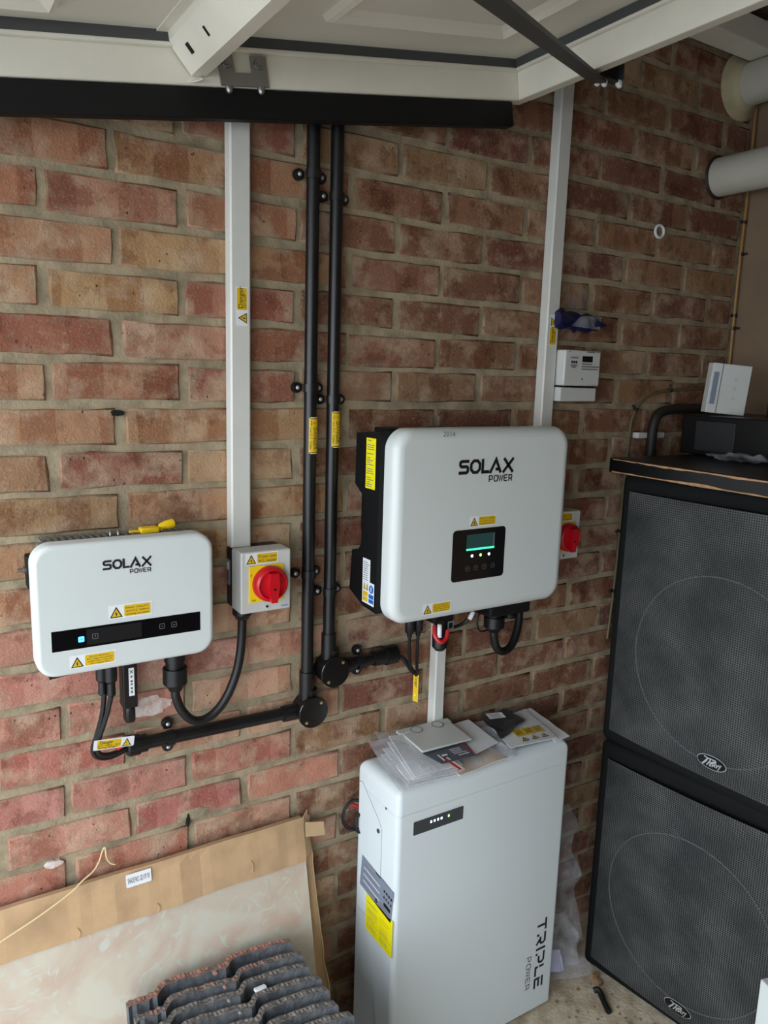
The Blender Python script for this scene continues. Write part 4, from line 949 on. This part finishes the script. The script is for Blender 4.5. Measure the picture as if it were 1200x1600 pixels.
MB().box((0, 0, 0), (.098, .032, .124), .002, M=MW).build('box_case', GREYPL, wb)
MB().box((.0245, -.0012, .001), (.026, .001, .123), M=MW).build('box_seam', INKG, wb)
MB().box((.006, -.0012, .022), (.018, .001, .102), M=MW).build('grey_window', LABGREY, wb)
p = Print()
for z_ in (.040, .065, .088): p.ring(.062, z_, .004, .0006, INKG, 1, seg=12)
p.build('box_print', wb, MW @ V((0, -.0004, 0)), MW.to_3x3() @ V((1, 0, 0)), MW.to_3x3() @ V((0, 0, 1)))
tag(MB().sheet([(1.36, -.33, 1.376), (1.44, -.42, 1.376), (1.485, -.30, 1.378), (1.44, -.22, 1.378)], 14, 10, .011, .0005, 45, 2, .010).build('plastic_wrap', FILM2), 'scrap of crumpled clear plastic on the black board', 'plastic wrap')

# ------------------------------------------------------------------ floor battery
ba = thing('battery_cabinet', 'tall white battery cabinet standing on the floor', 'battery', (0.83, -.11, 0))
BX0, BX1, BYB, BYF, BH = 0.592, 1.075, -0.030, -0.195, 0.712
loops = []
for z, ins in [(0.012, .0), (.5195, 0), (.52, -1), (.618, -1), (.634, 0), (.6555, 0), (.656, .0012), (.657, .0012), (.6575, 0), (BH-.022, 0)]+[(BH-.022+.022*math.sin(math.pi/2*k/6), .022-.022*math.cos(math.pi/2*k/6)) for k in range(1, 7)]:
    notch = ins < 0; ins = max(ins, 0)
    W_, D_ = BX1-BX0-2*ins, BYB-BYF-2*ins; r_ = max(.012-ins*.4, .003)
    loops.append([((BX0+BX1)/2+x, (BYB+BYF)/2+y, z) for x, y in rrect(W_, D_, r_, 6)])
    if notch: loops[-1] = [(x, min(y, BYB-.024) if x < .63 else y, z) for x, y, z in loops[-1]]
MB().loft(loops).build('battery_case', WHITE2, ba)
MB().box((BX0+.02, BYF+.02, 0), (BX1-.02, BYB-.02, .013)).build('plinth', BLACKM, ba)
# service cover on the left side, with two screws, cable recess at the back
pts = [(0.012, .665), (0.026, .668), (0.098, .612), (0.108, .598), (0.108, .360), (0.012, .360)]
b = MB(); b.prism(pts, (BX0, BYB, 0), (0, -1, 0), (0, 0, 1), (-.0012, 0, 0)); cvr = b.build('service_cover', WHITE2, ba)
q = Print(); q.stroke(pts, .0009, INKG, 1, closed=True); q.build('cover_joint', cvr, (BX0-.0012, BYB, 0), LU, LV)
for yy, zz in ((-.125, .590), (-.126, .425)): 
    MB().lathe((BX0-.0012, yy, zz), (-1, 0, 0), [(0, .0052), (.0018, .005), (.0026, .003), (.0014, 0)], 10).build('cover_screw', DSTEEL, cvr)
MB().lathe((BX0-.0002, -.150, .655), (-1, 0, 0), [(0, .003), (.001, .0025), (.0012, 0)], 8).build('case_screw', DGREY, ba)
p = Print(); p.poly([(0, .012), (.137, 0), (.137, .088), (0, .100)], LABGREY, 1) if False else p.rect(0, 0, .129, .076, LABGREY, 1)
for i in range(7): p.rect(.012, .060-i*.0085, .012+rt.uniform(.035, .070), .0620-i*.0085, PAPER if i % 2 else INKG, 2)
for i in range(4):
    p.rect(.094+i*.009, .052, .100+i*.009, .058, INK, 2); p.poly([(.094+i*.009, .038), (.101+i*.009, .038), (.0975+i*.009, .046)], INK, 2)
p.rect(.098, .020, .124, .029, INK, 2); p.rect(.058, .072, .078, .075, INK, 2)
for i in range(3): p.rect(.080, .006+i*.0045, .122, .008+i*.0045, INKG, 2)
p.build('rating_plate', ba, (BX0-.0016, -.055, .422), (0, -1, -.10), (0, -.10, 1))
p = Print(); p.rect(0, 0, .108, .088, YELB, 1)
for i in range(11):
    for a in (.006, .058):
        if rt.random() < .9: p.rect(a, .070-i*.0062, a+rt.uniform(.028, .044), .0715-i*.0062, YEL if i % 3 else INKG, 2)
p.build('warning_sticker', ba, (BX0-.0016, -.084, .330), LU, LV)
p = Print(); p.rr(-.0665, -.017, .0665, .017, .002, PAPER, 1); p.rr(-.065, -.0155, .065, .0155, .002, BLACKG, 2)
bs = p.build('status_display', ba, (0.696, BYF-.0002, .6205), FU, FV)
for x, m_ in ((.6755, WHITELED), (.6845, WHITELED), (.6935, WHITELED), (.7025, WHITELED), (.7215, GREENLED)):
    q = Print(); q.rr(-.0022, -.0028, .0022, .0028, .0008, m_, 3); q.build('status_light', bs, (x, BYF-.0004, .6245), FU, FV)
p = Print(); triple(p, 0, 0, .190, .030); p.build('model_lettering', ba, (1.011, BYF-.0002, .258), (0, 0, -1), (1, 0, 0))
p = Print(); power(p, 0, 0, .094, .0155, t=.0016); p.build('power_lettering', ba, (0.982, BYF-.0002, .168), (0, 0, -1), (1, 0, 0))
bl = thing('battery_lead', 'looped black and red leads at the back of battery cabinet', 'cable', (0.58, -.05, .58))
MB().tube([(0.600, -.040, .612), (0.578, -.036, .618), (0.560, -.034, .603), (0.555, -.034, .578), (0.566, -.036, .556), (0.585, -.040, .548), (0.602, -.045, .552)], .0038, 8).build('black_lead', CABLE, bl)
MB().tube([(0.602, -.036, .592), (0.586, -.032, .602), (0.572, -.030, .608), (0.568, -.028, .6)], .0035, 8).build('red_lead', REDC, bl)
MB().tube([(0.602, -.046, .592), (0.586, -.044, .580), (0.580, -.044, .562), (0.588, -.046, .545), (0.602, -.050, .540)], .0036, 8).build('black_lead', CABLE, bl)
MB().tube([(0.604, -.052, .575), (0.594, -.050, .566), (0.596, -.050, .552), (0.604, -.052, .548)], .0028, 8).build('yellow_lead', YTOOL, bl)

# ------------------------------------------------------------------ papers and bags on the battery
ZT = BH
b1 = thing('document_bag', 'clear zip bag of papers hanging over left end of battery top', 'bag', (0.67, -.11, ZT))
for k in range(4):
    o_ = V((.010*k-.004*(k % 2), .004*k, .0045*k)); lift = .010+.006*k
    MB().sheet([V((0.632, -.062, ZT+.004+lift))+o_, V((0.770, -.052, ZT+.003))+o_, V((0.738, -.196, ZT+.002))+o_*.9, V((0.622, -.186, ZT+.003))+o_*.8], 8, 8, .0015, .0012, 14, 1+k).build('paper_sheet', PAPER, b1)
MB().sheet([(0.614, -.036, ZT+.036), (0.790, -.034, ZT+.020), (0.750, -.2065, ZT+.014), (0.592, -.197, ZT+.003)], 18, 16, .005, .0005, 13, 4, .003).build('bag_film', FILM, b1)
MB().sheet([(0.630, -.033, ZT+.056), (0.688, -.036, ZT+.036), (0.690, -.196, ZT+.024), (0.630, -.188, ZT+.020)], 16, 14, .005, .0005, 15, 9, .0).build('bag_film', FILM, b1)
b = MB(); b.sheet([(0.726, -.160, ZT+.026), (0.732, -.160, ZT+.026), (0.743, -.206, ZT+.019), (0.737, -.206, ZT+.019)], 2, 6, 0, .0006); b.build('zip_strip', REDC, b1)
MB().sheet([(0.7345, -.160, ZT+.026), (0.739, -.160, ZT+.026), (0.750, -.206, ZT+.019), (0.7455, -.206, ZT+.019)], 2, 6, 0, .0006).build('zip_edge', CREAM, b1)
tag(MB().sheet([(0.690, -.085, ZT+.020), (0.800, -.080, ZT+.019), (0.785, -.172, ZT+.019), (0.668, -.168, ZT+.020)], 8, 6, .002, .0008, 20, 3).build('folded_sheet', PAPER), 'white folded sheet under the white hinged plate', 'paper')
tag(MB().sheet([(0.74, -.120, ZT+.008), (0.870, -.118, ZT+.008), (0.880, -.196, ZT+.005), (0.742, -.203, ZT+.005)], 8, 6, .004, .003, 20, 5).build('cream_packet', CREAM), 'cream paper packet at the front edge of battery top', 'packet')
lf = thing('grey_leaflet', 'grey printed leaflet poking out under the white hinged plate', 'leaflet', (0.76, -.15, ZT+.018))
L1, L2, L3, L4 = V((0.700, -.120, ZT+.0265)), V((0.818, -.108, ZT+.0265)), V((0.800, -.180, ZT+.0235)), V((0.712, -.176, ZT+.0245))
MB().sheet([L1, L2, L3, L4], 6, 5, .0006, .0012).build('leaflet_paper', GREYLEAF, lf)
p = Print(); p.rect(.052, .010, .080, .013, PAPER, 1)
for i in range(4): p.rect(.045, .018+i*.006, .045+rt.uniform(.02, .035), .020+i*.006, PAPER, 1)
p.rect(.008, .004, .012, .030, PAPER, 1); p.rect(.016, .020, .030, .026, PAPER, 1); p.rect(.086, .002, .089, .052, REDC, 1)
p.build('leaflet_print', lf, L4+V((0, 0, .0026)), L3-L4, V((0.0, .072, .0046)))
pl = thing('hinged_plate', 'white plastic plate with two round cut-outs on the papers', 'plate', (0.76, -.07, ZT+.03))
PM = Matrix.Translation((0.692, -.024, ZT+.036)) @ Matrix.Rotation(-.03, 4, 'Z') @ Matrix.Rotation(.05, 4, 'X')
MB().box((.006, -.104, 0), (.138, -.022, .005), .0015, M=PM).build('plate_leaf', GREYPL, pl)
MB().box((0, -.021, -.001), (.142, -.002, .005), .0015, M=PM).build('hinge_strip', GREYPL, pl)
for x in (.045, .103): 
    b = MB(); b.tube([PM @ V((x+.0135*math.cos(k), -.019+.0135*math.sin(k), .0052)) for k in [2*math.pi*i/16 for i in range(16)]], .0009, 5, closed=True, sub=2); b.build('ring_groove', DGREY, pl)
    MB().lathe(PM @ V((x, -.019, .0045)), PM.to_3x3() @ V((0, 0, 1)), [(0, .0125), (.0012, .0125), (.0014, .011)], 20).build('round_knock_out', GREYPL, pl)
tag(MB().sheet([(0.842, -.034, ZT+.024), (0.896, -.034, ZT+.024), (0.888, -.152, ZT+.020), (0.808, -.170, ZT+.021)], 6, 8, .001, .0015, 15, 2).build('white_envelope', PAPER), 'plain white envelope beside the white hinged plate', 'envelope')
b2 = thing('clear_bag', 'clear plastic bag spread under the white envelope', 'bag', (0.87, -.12, ZT))
MB().sheet([(0.800, -.033, ZT+.012), (0.950, -.033, ZT+.012), (0.915, -.188, ZT+.006), (0.800, -.190, ZT+.007)], 14, 12, .004, .0005, 20, 6, .002).build('bag_film', FILM, b2)
MB().sheet([(0.862, -.150, ZT+.008), (0.905, -.140, ZT+.010), (0.912, -.196, ZT+.003), (0.880, -.203, ZT+.002)], 8, 8, .006, .0005, 40, 7).build('bag_end', FILM, b2)
st = thing('label_sheet', 'white sheet of yellow warning stickers on battery top', 'label sheet', (1.0, -.1, ZT+.01))
S1, S2, S3, S4 = V((0.940, -.050, ZT+.013)), V((1.075, -.036, ZT+.013)), V((1.040, -.186, ZT+.010)), V((0.906, -.174, ZT+.012))
MB().sheet([S1, S2, S3, S4], 8, 8, .001, .001, 15, 3).build('sheet_paper', PAPER, st)
p = Print()
for i in range(3):
    x = .038+i*.028; p.rr(x, .034, x+.024, .066, .002, YEL, 1)
    for k in range(3): p.rect(x+.003, .042+k*.007, x+.021, .0445+k*.007, INK, 2)
    p.poly([(x+.002, .010), (x+.022, .010), (x+.012, .028)], INK, 1); p.poly([(x+.005, .012), (x+.019, .012), (x+.012, .025)], YEL, 2); p.poly([(x+.009, .013), (x+.014, .016), (x+.013, .022)], INK, 3)
p.build('warning_stickers', st, S4+V((0, 0, .0028)), S3-S4, S1-S4)
tag(MB().sheet([(1.055, -.034, ZT+.010), (1.096, -.034, ZT+.010), (1.080, -.186, ZT+.005), (1.030, -.192, ZT+.005)], 8, 10, .003, .001, 22, 12).build('spare_sheet', PAPER), 'white sheet sticking out at the right end of battery top', 'paper')
ob = thing('overlying_bag', 'clear plastic bag lying over the sheet of stickers', 'bag', (1.0, -.1, ZT))
MB().sheet([(1.024, -.034, ZT+.022), (1.092, -.036, ZT+.020), (1.046, -.192, ZT+.016), (0.985, -.186, ZT+.018)], 10, 12, .003, .0005, 20, 16, .002).build('bag_film', FILM3, ob)
pc_ = thing('grey_pouch', 'dark grey plastic pouch with a white label on the papers', 'pouch', (0.96, -.08, ZT+.02))
MB().sheet([(0.928, -.045, ZT+.024), (1.012, -.034, ZT+.030), (1.020, -.098, ZT+.022), (0.912, -.136, ZT+.020)], 12, 10, .008, .002, 26, 3, .008).build('pouch_film', POUCH, pc_)
p = Print(); p.rect(0, 0, .042, .026, PAPER, 1)
for k in range(4): p.rect(.004, .004+k*.005, .004+rt.uniform(.02, .034), .006+k*.005, INKG, 2)
p.build('pouch_label', pc_, (0.925, -.078, ZT+.0365), (1, -.25, -.0), (.25, 1, .06))

# ------------------------------------------------------------------ large tile in its torn carton, leaning on the wall
LEAN = math.radians(13.5); TB = V((0, -.174, 0.0)); tv = V((0, math.sin(LEAN), math.cos(LEAN))); tn = V((0, -math.cos(LEAN), math.sin(LEAN)))
TM = Matrix(((1, 0, tv.x, TB.x), (0, -tn.y*-1 if False else -tn.y, tv.y, TB.y), (0, -tn.z, tv.z, TB.z), (0, 0, 0, 1)))  # local: x along, y into the wall, z up the slope
lt = thing('stone_tile', 'large mottled stone-effect floor tile leaning against the brick wall', 'tile', (-.14, -.16, 0))
MB().box((-.36, 0.0, 0.004), (.4585, .010, .604), .001, M=TM).build('tile_slab', STONE, lt)
ct = thing('cardboard_sleeve', 'torn brown cardboard sleeve over the top of the stone-effect tile', 'cardboard', (-.1, -.03, .6))
b = MB(); n = 40; loops = []
for i in range(n+1):
    x = -.365+.823*i/n; e = .006*noise.noise(V((x*9, 1, 0))); f_ = .0030*noise.noise(V((x*24, 4, 0)))
    zl = .536+e*.7+.012*max(0, -x-.05)
    pr = [(-.004+f_, zl), (-.005+f_, .575), (-.004+f_*1.5, .612), (-.001, .6265+e*.3), (.012, .6275+e*.3), (.014, .60), (.014, .598), (.0125, .598), (.0105, .6245+e*.3), (.0, .6235+e*.3), (-.0025+f_, .61), (-.0032+f_, .575), (-.0022+f_, zl)]
    loops.append([TM @ V((x, y, z)) for y, z in pr])
b.loft(loops, smooth=False); b.build('sleeve', CARD, ct)
MB().sheet([TM @ V((.4585, -.002, .545)), TM @ V((.474, .006, .55)), TM @ V((.474, .006, .638)), TM @ V((.459, -.002, .628))], 3, 6, .002, .0015, 60, 2).build('end_flap', CARD, ct)
MB().sheet([TM @ V((.460, -.006, .586)), TM @ V((.505, -.004, .577)), TM @ V((.505, -.004, .606)), TM @ V((.462, -.006, .617))], 5, 4, .002, .0015, 50, 5).build('torn_flap', CARDE, ct)
b = MB(); L_ = []
for i in range(24):
    z = .02+.60*i/23; xr = .484+.006*noise.noise(V((z*18, 3, 0)))+.006*math.sin(z*9)
    L_.append([TM @ V((-.36, .017, z)), TM @ V((xr, .017, z)), TM @ V((xr+.001, .020, z)), TM @ V((-.36, .020, z))])
b.loft(L_, smooth=False); b.build('backing_sheet', CARD, ct)
b = MB(); L_ = []
for i in range(30):
    z = .02+.60*i/29; xr = .4845+.006*noise.noise(V((z*18, 3, 0)))+.006*math.sin(z*9); w_ = .0025+.0025*abs(noise.noise(V((z*60, 8, 0))))
    L_.append([TM @ V((xr-w_*.3, .0158, z)), TM @ V((xr+w_, .0162, z)), TM @ V((xr+w_, .0215, z)), TM @ V((xr-w_*.3, .0215, z))])
b.loft(L_, smooth=False); b.build('torn_edge', CARDE, ct)
p = Print(); p.rr(0, 0, .047, .024, .002, PAPER, 1); p.text('SHADE NO. 021197 9/1', .0235, .007, .0105, INK, 2, 'C', width=.041)
p.build('shade_sticker', ct, TM @ V((.088, -.0065, .598)), (1, 0, 0), tv)
b = MB()
for x, z0_, z1_ in ((.142, .537, .552), (-.002, .538, .556), (.335, .55, .575)): b.tube([TM @ V((x, -.0058, z0_)), TM @ V((x+.003, -.0062, (z0_+z1_)/2)), TM @ V((x-.001, -.0058, z1_))], .0008, 5)
cr = b.build('crease', CARDE, ct); cr['kind'] = 'stuff'
wi = thing('loose_wire', 'thin cream wire trailing over the cardboard sleeve', 'wire', (0, -.05, .6))
MB().tube([(-.24, -.085, .535), (-.18, -.070, .555), (-.127, -.060, .572), (-.064, -.055, .594), (-.012, -.050, .616), (.010, -.046, .630), (.030, -.042, .640), (.042, -.036, .652), (.050, -.030, .668), (.0545, -.030, .672), (.0555, -.034, .655), (.061, -.036, .643), (.070, -.038, .637)], .0014, 6).build('wire_strand', WIRE, wi)

# ------------------------------------------------------------------ concrete roof tiles standing in a row
def roof_tile_mesh():
    bm = bmesh.new(); W_, Ln, th = .322, .42, .020; n = 44; prof = []
    def hgt(t):
        if t < .16:   # interlocking ribs at the left edge
            return .006*(0.5-0.5*math.cos(t/.16*3*2*math.pi))
        s_ = ((t-.16)/.42) % 1.0
        return .025*(math.sin(math.pi*min(1, s_/.16)/2)*(1 if s_ < .16 else math.cos((s_-.16)/.84*math.pi/2)**.8))
    xs = [i/n for i in range(n+1)]
    zs = [0, .25, .5, .75, .93, 1.0]
    F = []; B_ = []
    for t in zs:
        rf = []; rb_ = []
        for x in xs:
            jit = .005*noise.noise(V((x*14, t*3, 0))) if t == 1 else 0
            y = hgt(x); rf.append(bm.verts.new((x*W_-W_/2, y-th+.001*noise.noise(V((x*30, t*20, 2))), t*Ln+jit))); rb_.append(bm.verts.new((x*W_-W_/2, y, t*Ln+jit*.6)))
        F.append(rf); B_.append(rb_)
    for j in range(len(zs)-1):
        for i in range(n):
            for R_, fl in ((F, 0), (B_, 1)):
                q_ = (R_[j][i], R_[j][i+1], R_[j+1][i+1], R_[j+1][i]); f = bm.faces.new(q_ if not fl else q_[::-1]); f.smooth = True
        bm.faces.new((F[j][0], F[j+1][0], B_[j+1][0], B_[j][0])); bm.faces.new((F[j][n], B_[j][n], B_[j+1][n], F[j+1][n]))
    for j in (0, len(zs)-1):
        for i in range(n): bm.faces.new((F[j][i], F[j][i+1], B_[j][i+1], B_[j][i])).material_index = 1 if j else 0
    bmesh.ops.recalc_face_normals(bm, faces=bm.faces[:])
    for e in bm.edges:
        if len(e.link_faces) == 2 and e.calc_face_angle(0) > .7: e.smooth = False
    me = bpy.data.meshes.new('roof_tile'); bm.to_mesh(me); bm.free(); me.materials.append(TILEM); me.materials.append(mat('broken_tile_edge', (78, 76, 74), .95, bump=1.4, bscale=190, rgb2=(128, 120, 112), vscale=150)); return me
RT = roof_tile_mesh(); RT0 = RT.copy(); RT0.materials[1] = mat('pink_mortar_edge', (150, 108, 92), .95, bump=1.4, bscale=190, rgb2=(98, 88, 82), vscale=120)
tops = [(.385, -.125), (.389, -.166), (.387, -.200), (.389, -.236), (.395, -.272), (.391, -.308), (.402, -.344), (.408, -.382)]
RL = ['rearmost grey roof tile of the row, crusted with pink mortar', 'second grey roof tile from the stone-effect tile', 'third grey roof tile from the stone-effect tile', 'fourth grey roof tile, with a white chip on its top edge',
      'fifth grey roof tile from the stone-effect tile', 'sixth grey roof tile from the stone-effect tile', 'seventh grey roof tile, second from the front', 'frontmost grey roof tile of the row']
rt2 = random.Random(5)
for i, (xr, yt) in enumerate(tops):
    o = bpy.data.objects.new('roof_tile', RT if i else RT0); COL.objects.link(o)
    le = LEAN+.01; zt = .425; o.rotation_euler = (-le, rt2.uniform(-.012, .012), rt2.uniform(-.015, .015))
    o.location = (xr-.164, yt-.42*math.sin(le), .006+.0135*math.sin(le))
    tag(o, RL[i], 'roof tile', 'roof tiles standing in a row')
    b = MB()
    for k in range(110 if i == 0 else 60):
        x = rt2.uniform(-.14, .15); t_ = (x+.161)/.322
        v_ = min(RT.vertices, key=lambda q: (abs(q.co.x-x)+abs(q.co.z-.42)*3+(0 if q.co.y > 0 else 0)))
        s_ = rt2.uniform(.0008, .0028 if i == 0 else .0019)
        b.box((v_.co.x-s_, v_.co.y-.008-s_+rt2.uniform(-.006, .006), v_.co.z-.002-s_*.2), (v_.co.x+s_, v_.co.y-.006+s_, v_.co.z+s_*.8))
    cr = b.build('mortar_crumbs', PINKD if i < 2 else mat('grey_crumbs', (140, 134, 126), .9)); cr.parent = o; cr['kind'] = 'stuff'
    if i == 3:
        b = MB(); b.box((.045, .022, .418), (.068, .034, .424), .002, M=None); c_ = b.build('white_chip', PAPER); c_.parent = o

# ------------------------------------------------------------------ clear bag, litter, white panel
cb = thing('plastic_sheeting', 'crumpled clear plastic between battery cabinet and lower loudspeaker', 'plastic sheet', (1.16, -.11, 0))
MB().sheet([(1.085, -.10, .004), (1.245, -.135, .004), (1.235, -.070, .43), (1.085, -.050, .40)], 16, 26, .030, .0005, 16, 4).build('sheet_film', FILM2, cb)
MB().sheet([(1.100, -.150, .012), (1.236, -.175, .003), (1.200, -.115, .16), (1.090, -.10, .15)], 14, 14, .026, .0005, 26, 9).build('sheet_film', FILM2, cb)
MB().sheet([(1.085, -.125, .030), (1.165, -.150, .020), (1.160, -.135, .075), (1.085, -.115, .085)], 8, 6, .008, .0006, 30, 5).build('paper_insert', mat('lilac_paper', (176, 178, 206), .6), cb)
tag(MB().tube([(1.190, -.232, .012), (1.198, -.238, .016), (1.196, -.252, .012), (1.186, -.272, .009), (1.176, -.296, .008)], .0075, 10).build('cable_offcut', CABLE), 'short black cable offcut on the floor before the loudspeaker', 'cable offcut')
wc = MB(); wc.loft([[(1.236+a, -.196+c, z) for a, c in ((-.008, -.006), (.008, -.004), (.009, .006), (-.006, .008))] for z in (0, .012)]); wc.box((1.222, -.222, .0), (1.236, -.196, .011), .003)
tag(wc.build('wood_chip', WOOD), 'small brown wood chip by the foot of lower loudspeaker', 'wood chip')
b = MB(); rg = random.Random(9)
for _ in range(160):
    x, y = rg.uniform(1.08, 1.40), rg.uniform(-.62, -.20); s_ = rg.uniform(.0012, .004)
    if x < 1.215+.14*(-.132-y): b.box((x-s_, y-s_*rg.uniform(.5, 1.6), 0), (x+s_, y+s_, s_*1.1))
gr = b.build('floor_grit', mat('grit', (150, 128, 98), .9)); gr['kind'] = 'stuff'; gr['label'] = 'loose grit scattered on the concrete floor'; gr['category'] = 'grit'
wp = MB().box((0, -.5, 0), (.02, 0, .355), .003, M=Matrix.Translation((1.195, -.640, .002)) @ Matrix.Rotation(-.25, 4, 'Z')).build('leaning_white_board', WHITE)
tag(wp, 'white board standing on edge in front of the lower loudspeaker', 'board')
